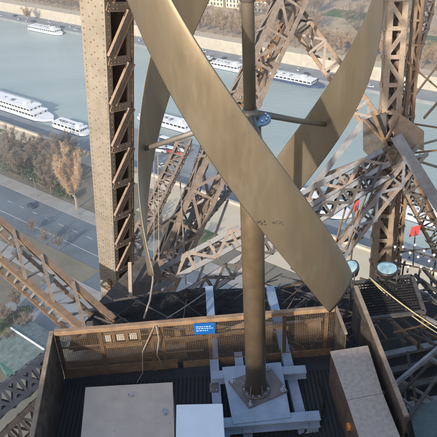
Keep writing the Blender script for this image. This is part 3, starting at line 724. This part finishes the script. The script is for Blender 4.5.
# dark grating box carrying the floodlights
gx0, gx1 = onz(352, 283, ZF+.6), onz(412, 276, ZF+.6)
cg = thing('grating_platform', 'black open grating shelf carrying the floodlights', 'grating', ((gx0+gx1)/2))
gm = MB(); dxx = (gx1-gx0); dyy = Vector((-.1, -1.15, 0))
for i in range(15): f_ = i/14; gm.bar(gx0+dyy*f_, gx1+dyy*f_, .012, .04, side=(0, 1, 0))
for i in range(22): f_ = i/21; gm.bar(gx0+dxx*f_-UP*.03, gx0+dxx*f_+dyy-UP*.03, .012, .04, side=(1, 0, 0))
gm.build('grating', M['iron_black'], cg)
gf = MB()
for p_ in (gx0, gx1, gx0+dyy, gx1+dyy): gf.bar(p_, p_-UP*.98, .05, .05)
gf.bar(gx0+dyy, gx1+dyy, .05, .08); gf.bar(gx0, gx1, .05, .08); gf.bar(gx0, gx0+dyy, .05, .08); gf.bar(gx1, gx1+dyy, .05, .08)
gf.build('frame', M['iron_dark'], cg)

# unseen gallery block under the viewpoint, added and sized to shade the platform
mb = MB(); mb.quadbox([(-40, -9, 112), (-7.6, -9, 112), (-7.6, -1.3, 112), (-40, -1.3, 112), (-40, -9, 121.65), (-7.6, -9, 121.65), (-7.6, -1.3, 121.65), (-40, -1.3, 121.65)])
mb.quadbox([(-7.6, -9, 112), (40, -9, 112), (40, -1.3, 112), (-7.6, -1.3, 112), (-7.6, -9, 121.65), (40, -9, 121.65), (40, -1.3, 121.65), (-7.6, -1.3, 121.65)])
mb.build('gallery_shade_block', M['iron'], tower)

# ================================================================== SERVICE PLATFORM
sp = thing('service_platform', 'fenced service platform with dark ribbed floor under the turbine', 'platform', (0, 7, ZF))
FL, FR_ = -3.15, 2.62
fl = MB(); fl.quadbox([(FL, 4, ZF-.08), (FR_, 4, ZF-.08), (FR_, 8.85, ZF-.08), (FL, 8.55, ZF-.08), (FL, 4, ZF), (FR_, 4, ZF), (FR_, 8.85, ZF), (FL, 8.55, ZF)])
fl.build('floor', M['floor'], sp)
rb = MB(); x = FL+.05
while x < FR_: rb.box((x, 6.2, ZF+.008), .022, 4.4, .014); x += .075
rb.build('floor_rib', M['iron_black'], sp, kind='stuff')
BL = Vector((-3.10, 8.56, 0)); BR = Vector((2.05, 8.80, 0)); H = 1.12
def bk_(f_, z, off=0): v = BL.lerp(BR, f_); return Vector((v.x, v.y+off, ZF+z))
MB().bar(bk_(0, H+.06), bk_(1, H+.06), .085, .10, UP).build('top_rail', M['rail'], sp, bevel=.008)
MB().bar(bk_(0, .14), bk_(.42, .14), .22, .02, UP).build('kick_plate', M['brownplate'], sp)
MB().bar(bk_(.44, .10), bk_(1, .10), .16, .02, UP).build('kick_plate', M['brownplate'], sp)
for f_ in (.004, .155, .335, .375, .545, .82, .975):
    MB().bar(bk_(f_, 0, .03), bk_(f_, H, .03), .07, .05, side=(1, 0, 0)).build('post', M['brownplate'], sp)
ws = MB(); i = 0; n_ = 150
for i in range(n_+1): ws.bar(bk_(i/n_, .2, -.012), bk_(i/n_, H, -.012), .0055, .004, side=(1, 0, 0))
for i in range(24): ws.bar(bk_(0, .2+i*.0393, -.018), bk_(1, .2+i*.0393, -.018), .005, .004, side=UP)
ws.build('wire_mesh', M['wire'], sp)
for z_ in (.42, .78): MB().bar(bk_(0, z_, .01), bk_(.52, z_, .01), .03, .03, UP).build('mid_rail', M['brownplate'], sp)
# side screens
def screen(a, b_, h0, name, m_, t=.045, label=None, z0=0.0):
    a = Vector(a); b_ = Vector(b_)
    MB().bar(a+UP*(h0/2+z0), b_+UP*(h0/2+z0), h0, t, UP).build(name, M[m_], sp, label=label)
    MB().bar(a+UP*(h0+.02+z0), b_+UP*(h0+.02+z0), .035, t+.03, UP).build('edge_trim', M['iron_tan'], sp)
screen((-3.16, 8.6, ZF), (-2.84, 4.0, ZF), 1.15, 'side_screen', 'panel_grey', label='solid grey-brown left screen')
screen((2.62, 9.55, ZF), (2.70, 6.35, ZF), 1.05, 'side_screen', 'panel_grey', label='tall brown right screen')
screen((2.09, 8.86, ZF), (2.13, 8.12, ZF), 1.15, 'side_screen', 'panel_grey', t=.02, label='short return screen at the right corner')
# brown steelwork seen through the mesh, behind the back screen
bh = MB()
bh.bar(bk_(.13, .62, .35), bk_(.36, .62, .35), .05, .30, (0, 1, 0)); bh.bar(bk_(.12, .35, .5), bk_(.52, .35, .7), .14, .10)
bh.bar(bk_(.0, .10, .3), bk_(.45, .15, .4), .3, .3); bh.bar(bk_(.42, .9, .3), bk_(.62, .05, .9), .16, .04); bh.bar(bk_(.70, .1, .8), bk_(.98, .2, .6), .3, .1)
bh.bar(bk_(.10, .0, .6), bk_(.10, .9, .5), .12, .12); bh.bar(bk_(.55, 0, .8), bk_(.80, .9, .35), .10, .05); bh.bar(bk_(.2, .8, .4), bk_(.34, .1, .8), .08, .05)
bh.build('bracing_bar', M['iron_tan'], tower)
bh = MB(); bh.bar(bk_(.02, .55, .35), bk_(.12, .3, .6), .25, .04); bh.bar(bk_(.36, .3, .4), bk_(.98, .5, .5), .05, .05); bh.bar(bk_(.36, .5, .6), bk_(.7, .1, .7), .05, .05)
bh.build('bracing_bar', M['brownplate'], tower)
vt = thing('slotted_panel', 'tan slotted panel hanging behind the mesh screen', 'panel', bk_(.22, .8, .22))
sl = MB()
sl.bar(bk_(.148, 1.00, .06), bk_(.298, 1.00, .06), .06, .03, UP); sl.bar(bk_(.148, .68, .06), bk_(.298, .68, .06), .09, .03, UP)
for f_ in (.152, .2, .247, .293): sl.bar(bk_(f_, .70, .06), bk_(f_, .985, .06), .05, .028, side=(1, 0, 0))
sl.build('frame', M['rail'], vt)
for f_ in (.176, .224, .270): MB().bar(bk_(f_, .80, .075), bk_(f_, .95, .075), .15, .02, side=(1, 0, 0)).build('insert', M['cream_bulb'], vt)

# blue notice on the top rail
sg = thing('notice_plate', 'small blue notice plate fixed on the back rail', 'sign', bk_(.51, H, -.08))
c0 = onz(195, 323, ZF+H+.02)
sc_ = bk_(.530, 1.03, -.075)
MB().bar(sc_-Vector((.19, 0, 0)), sc_+Vector((.19, 0, 0)), .27, .008, UP).build('plate', M['blue_sign'], sg)
tx = MB()
for zz, w0, w1 in ((.055, -.15, .10), (.01, -.15, .14), (-.04, -.15, .05)):
    x = w0
    while x < w1:
        L_ = random.uniform(.02, .05); tx.bar(sc_+Vector((x, -.007, zz)), sc_+Vector((x+L_, -.007, zz)), .016, .002, UP); x += L_+.014
tx.build('lettering', M['sign_white'], sg)

# ================================================================== EQUIPMENT
def cornerbox(pix, ztop, zbot, name, m_, label, cat, bev=.02, lid=None):
    pts = [onz(x, y, ztop) for x, y in pix]; c = sum(pts, Vector())/4
    t = thing(name, label, cat, (c.x, c.y, zbot))
    xy = [(p.x, p.y) for p in pts]
    ar = sum(xy[i][0]*xy[(i+1) % 4][1]-xy[(i+1) % 4][0]*xy[i][1] for i in range(4))
    if ar < 0: xy = xy[::-1]
    return t, xy, c
def ext(p, q, f_): return (p[0]+(q[0]-p[0])*f_, p[1]+(q[1]-p[1])*f_)
zt = ZF+.62
t, xy, c = cornerbox([(86, 388), (172, 383), (175, 470), (78, 474)], zt, ZF, 'equipment_cabinet', 'cabinet', 'wide brown-grey cabinet top with a small latch, left of the white box', 'cabinet')
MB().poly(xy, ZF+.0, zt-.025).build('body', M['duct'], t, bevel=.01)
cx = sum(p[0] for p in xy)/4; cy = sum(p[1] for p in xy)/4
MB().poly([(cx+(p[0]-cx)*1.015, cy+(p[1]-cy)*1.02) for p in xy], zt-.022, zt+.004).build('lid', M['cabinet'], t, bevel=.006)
def latch(p, rz, par, s_=1.0):
    mb = MB(); mb.box(p+UP*.006, .07*s_, .13*s_, .008, rz); mb.build('latch_plate', M['steel_bolt'], par, bevel=.002)
    mb = MB(); X = Vector((math.cos(rz), math.sin(rz), 0)); Y = Vector((-math.sin(rz), math.cos(rz), 0))
    mb.tube([p-Y*.045+UP*.01, p-Y*.045+UP*.045, p+Y*.045+UP*.045, p+Y*.045+UP*.01], .008, 6); mb.build('handle', M['steel_bolt'], par)
for f0, f1 in ((.04, .04), (.5, .03), (.96, .04), (.04, .5), (.96, .5), (.28, .03), (.72, .03)):
    q_ = Vector(xy[3] if False else xy[0]).lerp(Vector(xy[1]), f0).lerp(Vector(xy[3]).lerp(Vector(xy[2]), f0), f1); q_ = Vector((q_.x, q_.y, zt+.004))
    MB().tube([q_, q_+UP*.006], .011, 8).build('screw', M['steel_bolt'], t)
latch(onz(165, 412, zt+.01), .35, t)
latch(onz(131, 396, zt+.01), 1.3, t, .45)
zt = ZF+.75
t, xy, c = cornerbox([(177, 405), (222, 404), (226, 470), (176, 472)], zt, ZF, 'control_box', 'white_blue', 'plain pale blue-white box between the wide cabinet and the mast', 'cabinet')
MB().poly(xy, ZF, zt-.03).build('body', M['white_blue'], t, bevel=.02)
cx = sum(p[0] for p in xy)/4; cy = sum(p[1] for p in xy)/4
MB().poly([(cx+(p[0]-cx)*1.03, cy+(p[1]-cy)*1.02) for p in xy], zt-.027, zt).build('lid', M['white_blue'], t, bevel=.012)
tag(MB().tube([onz(232, 437, ZF+.03), onz(240, 436, ZF+.03), onz(252, 440, ZF+.03), onz(300, 436, ZF+.03), onz(322, 420, ZF+.03), onz(324, 395, ZF+.03), onz(318, 380, ZF+.03)], .018, 8).build('cable', M['iron_black']), 'black cable lying on the platform floor in front of the mounting frame', 'cable')
# long duct box at right: two lids
zt = ZF+.85
t = thing('cable_duct', 'long speckled grey duct box with two lids beside the right screen', 'duct', onz(365, 400, ZF))
A0, A1 = onz(330, 351, zt), onz(368, 345, zt); B0, B1 = onz(347, 400, zt), onz(383, 393, zt); C0, C1 = onz(365, 455, zt), onz(404, 446, zt)
for (p0, p1, q1, q0) in ((A0, A1, B1, B0), (B0, B1, C1, C0)):
    xy = [(q.x, q.y) for q in (p0, q0, q1, p1)]
    cx = sum(p[0] for p in xy)/4; cy = sum(p[1] for p in xy)/4
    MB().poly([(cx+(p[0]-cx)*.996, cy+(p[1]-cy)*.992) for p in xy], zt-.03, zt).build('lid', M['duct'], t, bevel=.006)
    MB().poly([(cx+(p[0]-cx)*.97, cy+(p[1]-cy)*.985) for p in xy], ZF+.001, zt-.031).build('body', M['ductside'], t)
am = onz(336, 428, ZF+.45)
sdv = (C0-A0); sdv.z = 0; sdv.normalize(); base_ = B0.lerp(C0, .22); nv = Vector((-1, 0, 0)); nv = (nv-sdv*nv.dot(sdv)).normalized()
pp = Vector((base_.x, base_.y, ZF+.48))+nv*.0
MB().tube([pp-nv*.05, pp+nv*.035], .065, 12).build('reflection_spot', M['amber'], t)  # orange disc stands in for a light reflection on the duct side

# ================================================================== WIND TURBINE
X0, Y0, ZB, TH0, WZ, RR = .495, 7.69, 119.56, R(-44.4), .3906, 1.6
wt = thing('wind_turbine', 'bronze vertical-axis wind turbine with three twisted helical blades', 'wind turbine', (X0, Y0, ZF+.35))
def blade(k):
    mb = MB(); nz_, nc = 90, 22; Hb = 5.35; th00 = TH0+k*2*math.pi/3
    chord = .64; thk = .05
    rows = []
    for i in range(nz_+1):
        z = ZB+Hb*i/nz_; th = th00-WZ*(z-ZB)
        N_ = Vector((math.cos(th), math.sin(th), 0)); P_ = Vector((X0, Y0, z))+N_*RR
        T = Vector((math.sin(th)*WZ*RR, -math.cos(th)*WZ*RR, 1)).normalized()   # d/dz of the helix
        Cd = T.cross(N_).normalized()
        e = min(i, nz_-i)/nz_; tp = 1.0 if e > .012 else .96+.04*e/.012
        row = []
        for j in range(nc):
            a = 2*math.pi*j/nc; u = math.cos(a); v = math.sin(a)
            x = u*chord/2*tp
            y = v*thk/2*(1-.0*u)*(1 if v > 0 else .8)*(1.15+.35*u)/1.3
            camber = -(x*x)/(2*RR)
            row.append(P_+Cd*x+N_*(y+camber))
        rows.append(row)
    i0 = len(mb.v)
    for r_ in rows: mb.v += r_
    for i in range(nz_):
        for j in range(nc):
            a = i0+i*nc+j; b_ = i0+i*nc+(j+1) % nc; mb.f.append((a, b_, b_+nc, a+nc)); mb.smooth.append(True)
    mb.f.append(tuple(reversed(range(i0, i0+nc)))); mb.smooth.append(False)
    e = i0+nz_*nc; mb.f.append(tuple(range(e, e+nc))); mb.smooth.append(False)
    o = mb.build('blade', M['blade'], wt, label=['blade crossing in front of the mast', 'blade sweeping behind to the right', 'blade drooping at the left beside the riveted column'][k])
    if k == 0:                                   # small worn stencilled marks, on the skin itself
        st = MB(); rq = random.Random(4)
        for q in range(9):
            if q in (3, 4): continue
            for ex in range(3):
                px_, py_ = 257.5+q*3.0+rq.uniform(-.6, .6)+ex*.5, 223.5+rq.uniform(-2.0, 2.0)-.1*q
                d = ray(px_, py_); o_ = CAMP-Vector((X0, Y0, 0)); rr_ = RR+.0215
                A_ = d.x*d.x+d.y*d.y; B_ = o_.x*d.x+o_.y*d.y; C_ = o_.x*o_.x+o_.y*o_.y-rr_*rr_; D_ = B_*B_-A_*C_
                if D_ < 0: continue
                h_ = CAMP+d*((-B_-math.sqrt(D_))/A_); N_ = Vector((h_.x-X0, h_.y-Y0, 0)).normalized(); Xh = N_.cross(UP)
                a_ = rq.uniform(0, 3.1); e1 = Xh*math.cos(a_)+UP*math.sin(a_)
                st.box(h_, rq.uniform(.010, .022), .006, .012, basis=(e1, N_.cross(e1), N_))
        st.build('stencil_marking', M['iron_dark'], o)
    return o
for k in range(3): blade(k)
def pol(th, r, z): return Vector((X0+math.cos(th)*r, Y0+math.sin(th)*r, z))
# shaft and mast
zh = 121.74
MB().tube([(X0, Y0, zh), (X0, Y0, 125.6)], .082, 24).build('shaft', M['shaft'], wt)
MB().tube([(X0, Y0, 123.25), (X0, Y0, 123.42)], .098, 24).build('shaft_collar', M['strut'], wt)
MB().tube([(X0+.07, Y0-.02, 120.55), (X0+.07, Y0-.02, zh-.05)], .075, 20).build('neck', M['mast'], wt)
MB().tube([(X0, Y0, ZF+.38), (X0, Y0, 119.6), (X0, Y0, 120.5), (X0, Y0, 120.6)], [.178, .175, .175, .12], 40).build('mast', M['mast'], wt)
fo = MB().tube([(X0+.06, Y0, zh-.045), (X0+.06, Y0, zh+.0)], .215, 36).build('flange', M['flange'], wt)
for k in range(12):
    a = k*math.pi/6; c = Vector((X0+.06+math.cos(a)*.175, Y0+math.sin(a)*.175, zh)); MB().tube([c, c+UP*.022], .016, 6).build('bolt', M['steel_bolt'], fo)
MB().tube([(X0, Y0, zh+.002), (X0, Y0, zh+.14)], [.125, .10], 24).build('hub', M['shaft'], wt)
for zz in (121.13, 124.4):
    for k in range(3):
        th = TH0+k*2*math.pi/3-WZ*(zz-ZB)
        z1 = zh+.05 if zz < 122 else zz
        MB().tube([pol(th, .08, z1), pol(th, RR*.6, zz+(z1-zz)*.4), pol(th, RR-.01, zz)], [.046, .042, .036], 10).build('strut', M['strut'], wt)
# base plate, gussets and bolts
zb_ = ZF+.35
bp_pts = [onz(x, y, zb_+.03) for x, y in ((228, 381), (249, 408), (288, 391), (269, 366))]
bpo = MB(); xy = [(p.x, p.y) for p in bp_pts]
ar = sum(xy[i][0]*xy[(i+1) % 4][1]-xy[(i+1) % 4][0]*xy[i][1] for i in range(4)); xy = xy if ar > 0 else xy[::-1]
ccx = sum(p[0] for p in xy)/4; ccy = sum(p[1] for p in xy)/4
bpo = bpo.poly(xy, zb_+.0, zb_+.035).build('base_plate', M['plate'], wt, bevel=.004)
MB().tube([(X0, Y0, zb_+.036), (X0, Y0, zb_+.075)], .255, 36).build('base_flange', M['plate'], wt)
for k in range(12):
    a = k*math.pi/6+.2; c = Vector((X0+math.cos(a)*.215, Y0+math.sin(a)*.215, zb_+.075)); MB().tube([c, c+UP*.03], .024, 6).build('bolt', M['steel_bolt'], wt)
for k in range(6):
    a = k*math.pi/3; mb = MB(); d = Vector((math.cos(a), math.sin(a), 0)); q = Vector((X0, Y0, zb_+.076))
    mb.plateprism([q+d*.16, q+d*.25, q+d*.17+UP*.22, q+d*.16+UP*.22], d.cross(UP), .014); mb.build('gusset', M['plate'], wt)
for (px, py) in xy:
    c = Vector((ccx+(px-ccx)*.84, ccy+(py-ccy)*.84, zb_+.036)); MB().tube([c, c+UP*.012], .05, 14).build('washer', M['steel_bolt'], wt); MB().tube([c+UP*.012, c+UP*.055], .03, 6).build('bolt', M['steel_bolt'], wt); MB().tube([c+UP*.05, c+UP*.10], .014, 8).build('bolt', M['steel_bolt'], wt)

# ================================================================== MOUNTING FRAME (blue-grey beams)
mf = thing('mounting_frame', 'blue-grey steel beam frame bolted under the mast base', 'steel frame', (X0, Y0, ZF))
def hbeam(a, b_, w, h, ztop, label=None, name='beam', trim=.016):
    a = Vector((a[0], a[1], ztop)); b_ = Vector((b_[0], b_[1], ztop)); sd = UP.cross(b_-a).normalized()
    mb = MB(); mb.bar(a-UP*trim/2, b_-UP*trim/2, w, trim, sd); mb.bar(a-UP*(h-trim/2), b_-UP*(h-trim/2), w, trim, sd); mb.bar(a-UP*h/2, b_-UP*h/2, .014, h-2*trim-.002, sd)
    return mb.build(name, M['frame_blue'], mf, bevel=.003, label=label)
def XY(x, y, z): v = onz(x, y, z); return (v.x, v.y)
z1 = zb_-.003
# cross beams
hbeam(XY(212, 374, z1), XY(306, 368, z1), .19, .16, z1-.02)
hbeam(XY(218, 423, z1-.02), XY(320, 415, z1-.02), .20, .2, z1-.02)
# carrier plate under the base plate
xyp = [XY(x, y, z1) for x, y in ((222, 367), (281, 362), (291, 417), (233, 424))]
MB().poly(xyp[::-1], z1-.02+.003, z1-.001).build('carrier_plate', M['frame_blue'], mf, bevel=.003)
# long beams running away under the screen
z2 = ZF+.17
hbeam(XY(220, 447, z2), XY(209, 286, z2), .17, .15, z2, label='long beam running out under the back screen')
hbeam(XY(304, 428, z2), XY(270, 286, z2), .18, .15, z2)
hbeam(XY(248, 432, z2), XY(238, 352, z2), .16, .14, z2)
pl = MB(); hc = XY(214, 388, z2)
MB().box((hc[0], hc[1], z2+.01), .16, .22, .014).build('splice_plate', M['plate'], mf)
for dx_ in (-.045, .045):
    for dy_ in (-.07, .07): MB().tube([(hc[0]+dx_, hc[1]+dy_, z2+.017), (hc[0]+dx_, hc[1]+dy_, z2+.035)], .015, 6).build('bolt', M['steel_bolt'], mf)
for (x, y) in ((224, 432), (312, 424)):
    c = onz(x, y, ZF+.1); MB().box((c.x, c.y, ZF+.06), .2, .2, .12).build('foot', M['frame_blue'], mf, bevel=.004)

# ================================================================== FLOODLIGHTS, CABLES, SIGNS, BULBS
def floodlight(p, rad, face, label):
    t = thing('floodlight', label, 'floodlight', p, 'floodlights on the grating'); face = Vector(face).normalized()
    MB().tube([p-face*.24, p-face*.20, p-face*.08, p, p+face*.03], [rad*.35, rad*.55, rad*.92, rad*1.05, rad*1.05], 28).build('housing', M['lamp_metal'], t)
    MB().tube([p+face*.031, p+face*.036, p+face*.045], [rad*.92, rad*.9, rad*.5], 28).build('lens', M['lamp_glass'], t)
    sd = face.cross(UP).normalized()
    MB().tube([p+sd*rad*1.1, p+sd*rad*1.12-UP*rad*1.2, p-sd*rad*1.12-UP*rad*1.2, p-sd*rad*1.1], .015, 6).build('bracket', M['iron_dark'], t)
p1 = onz(387, 269, ZF+.95); floodlight(p1, .215, (-.05, -.05, 1), 'round floodlight with a pale glass face, fully in view on the grating')
p2 = onz(350, 268, ZF+.95); floodlight(p2, .19, (-.4, -.1, .8), 'round floodlight half hidden by the end of the front blade')
for i, (x, y) in enumerate([(16, 252), (47, 279), (74, 293)]):
    p = onz(x, y, zA-.35); t = thing('projector_lamp', ['cream projector lamp in the first bay of the ladder girder from the left', 'cream projector lamp in the middle bay of the ladder girder', 'cream projector lamp in the bay nearest the riveted column'][i], 'lamp', p, 'projector lamps inside the ladder girder')
    MB().tube([p+Vector((-.10, 0, -.05)), p+Vector((-.05, 0, 0)), p+Vector((.10, -.05, .04))], [.05, .10, .13], 14).build('housing', M['cream_bulb'], t)
    MB().tube([p+Vector((.10, -.05, .04)), p+Vector((.12, -.055, .045))], .115, 14).build('lens', M['lamp_glass'], t)
    MB().bar(p-UP*.25, p-UP*.05, .05, .03).build('bracket', M['iron_dark'], t)
def cable(pts, r, m_, label, name='cable', group=None):
    o = MB().tube(pts, r, 7).build(name, M[m_]); tag(o, label, 'cable', group); return o
def sag(a, b_, s_, n=14): return [Vector(a).lerp(Vector(b_), i/n)-UP*s_*4*(i/n)*(1-i/n) for i in range(n+1)]
cable(sag(ony(369, 277, 10.2), ony(442, 331, 8.6), .06), .014, 'rope', 'yellowish rope running from the floodlight to the right edge, upper of the pair', 'rope', 'pair of yellowish ropes')
cable(sag(ony(371, 280, 10.2), ony(442, 336, 8.6), .08), .013, 'rope', 'yellowish rope running from the floodlight to the right edge, lower of the pair', 'rope', 'pair of yellowish ropes')
cable([ony(152, 262, 10.6), ony(153, 280, 10.2), ony(150, 300, 9.8), ony(144, 318, 9.2)], .02, 'cable', 'thick pale cable dropping from the column foot to the back rail')
cable(sag(ony(167, 318, 9.0), ony(206, 292, 10.8), .02), .012, 'cable', 'thin cable slanting up from the back rail to the long blue-grey beam')
cable(sag(ony(154, 150, 12.5), ony(154, 262, 12.0), 0), .010, 'cable', 'thin upright wire just right of the drooping blade, left of two', 'wire', 'two thin upright wires')
cable(sag(ony(158, 155, 12.5), ony(159, 262, 12.0), 0), .010, 'cable', 'thin upright wire just right of the drooping blade, right of two', 'wire', 'two thin upright wires')
cable([bk_(.36, 1.2, -.06), bk_(.365, .9, -.1), bk_(.35, .5, -.08), bk_(.37, .1, -.1)], .012, 'cable', 'cable hanging over the middle of the mesh screen')
cable([bk_(.355, 1.2, -.06), bk_(.30, .6, -.08), bk_(.29, .1, -.12), bk_(.27, .03, -.3)], .010, 'cable', 'thin cable drooping toward the wide cabinet')
cable([onz(240, 318, ZF+.3), onz(285, 316, ZF+.3), onz(330, 311, ZF+.3)], .02, 'iron_grey', 'grey pipe lying just behind the back screen', 'pipe')
# red flag on a post and a red banner
def redsign(x, y, Y, w, h, xb, yb, Yb, label):
    a = ony(x, y, Y); t = thing('red_sign', label, 'sign', ony(xb, yb, Yb), 'red signs beyond the right hand column')
    X = Vector((1, 0, .2)).normalized(); Z = Vector((.3, .5, .8)).normalized()
    MB().plateprism([a-X*w/2-Z*h/2, a+X*w/2-Z*h/2, a+X*w/2+Z*h/2, a-X*w/2+Z*h/2], X.cross(Z), .01).build('plate', M['red'], t)
    MB().bar(a+X.cross(Z)*.03, ony(xb, yb, Yb), .03, .03).build('post', M['iron_dark'], t)
redsign(415, 231, 13.0, .24, .26, 413, 266, 12.4, 'small red sign plate tilted on a thin post at the right')
redsign(356, 206, 13.6, .10, .30, 351, 226, 13.2, 'narrow red cloth tied on the ironwork below the right hand node')
for (x, y) in [(418, 250), (427, 258)]:
    pass
# small flash bulbs
bulb = None
rnd = random.Random(3)
spots = [(401, 256), (405, 261), (410, 254), (396, 262), (408, 268), (418, 258), (424, 252), (399, 270), (415, 246), (429, 262), (434, 256), (421, 268), (403, 248), (431, 270), (395, 248)]
for (x, y) in spots:
    p = onz(x, y, ZF+.55)
    if bulb is None:
        bulb = thing('flash_bulb', 'small round clear flash bulb beside the floodlight', 'bulb', p, 'flash bulbs beside the floodlight')
        MB().tube([p, p+UP*.02, p+UP*.045, p+UP*.06], [.015, .03, .03, .012], 10).build('globe', M['cream_bulb'], bulb)
        MB().tube([p-UP*.12, p+UP*.001], .02, 8).build('socket', M['iron_dark'], bulb)
    else:
        c = copy_tree(bulb); c.location = p
rail = MB()
for (x0, y0, x1, y1) in [(392, 245, 440, 260), (392, 262, 440, 272), (398, 252, 436, 248)]: rail.bar(onz(x0, y0, ZF+.44), onz(x1, y1, ZF+.44), .03, .03)
for (x, y) in [(404, 262), (436, 258), (420, 268)]: p = onz(x, y, ZF+.44); rail.bar(p, p-UP*1.0, .03, .03)
rail.build('deck_brace', M['iron_dark'], tower)

# ================================================================== AIR
hz = MB().quadbox([(-1700, -900, -9.5), (1700, -900, -9.5), (1700, 1700, -9.5), (-1700, 1700, -9.5), (-1700, -900, 133), (1700, -900, 133), (1700, 1700, 133), (-1700, 1700, 133)])
HM = bpy.data.materials.new('haze'); HM.use_nodes = True; hn = HM.node_tree; hn.nodes.remove(hn.nodes['Principled BSDF'])
pv = hn.nodes.new('ShaderNodeVolumePrincipled'); pv.inputs['Color'].default_value = (.93, .95, 1, 1); pv.inputs['Density'].default_value = .00045; pv.inputs['Anisotropy'].default_value = .2
hn.links.new(pv.outputs[0], hn.nodes['Material Output'].inputs['Volume'])
hz.build('haze', HM, kind='stuff')
# ================================================================== LIGHT
az = Vector((-.50, -.866)); EL = R(23)
sdir = Vector((az.x*math.cos(EL), az.y*math.cos(EL), math.sin(EL)))     # towards the sun
sun = bpy.data.lights.new('sun', 'SUN'); sun.energy = 2.9; sun.angle = R(1.0); sun.color = (1, .91, .78)
so = bpy.data.objects.new('sun', sun); COL.objects.link(so); so.rotation_euler = (-sdir).to_track_quat('-Z', 'Y').to_euler(); so.location = (0, 0, 200)
w = bpy.data.worlds.new('World'); scene.world = w; w.use_nodes = True
nt = w.node_tree; bg = nt.nodes['Background']; sky = nt.nodes.new('ShaderNodeTexSky'); sky.sky_type = 'NISHITA'; sky.sun_disc = False
sky.sun_elevation = EL; sky.sun_rotation = math.atan2(sdir.x, sdir.y); sky.altitude = 100; sky.air_density = 1.0; sky.dust_density = 1.5
nt.links.new(sky.outputs[0], bg.inputs[0]); bg.inputs[1].default_value = .15
scene.view_settings.view_transform = 'Standard'; scene.view_settings.look = 'None'; scene.view_settings.gamma = 1
scene.view_settings.exposure = .86
scene.render.engine = 'CYCLES'
for o in scene.objects:
    if '_w' in o: del o['_w']
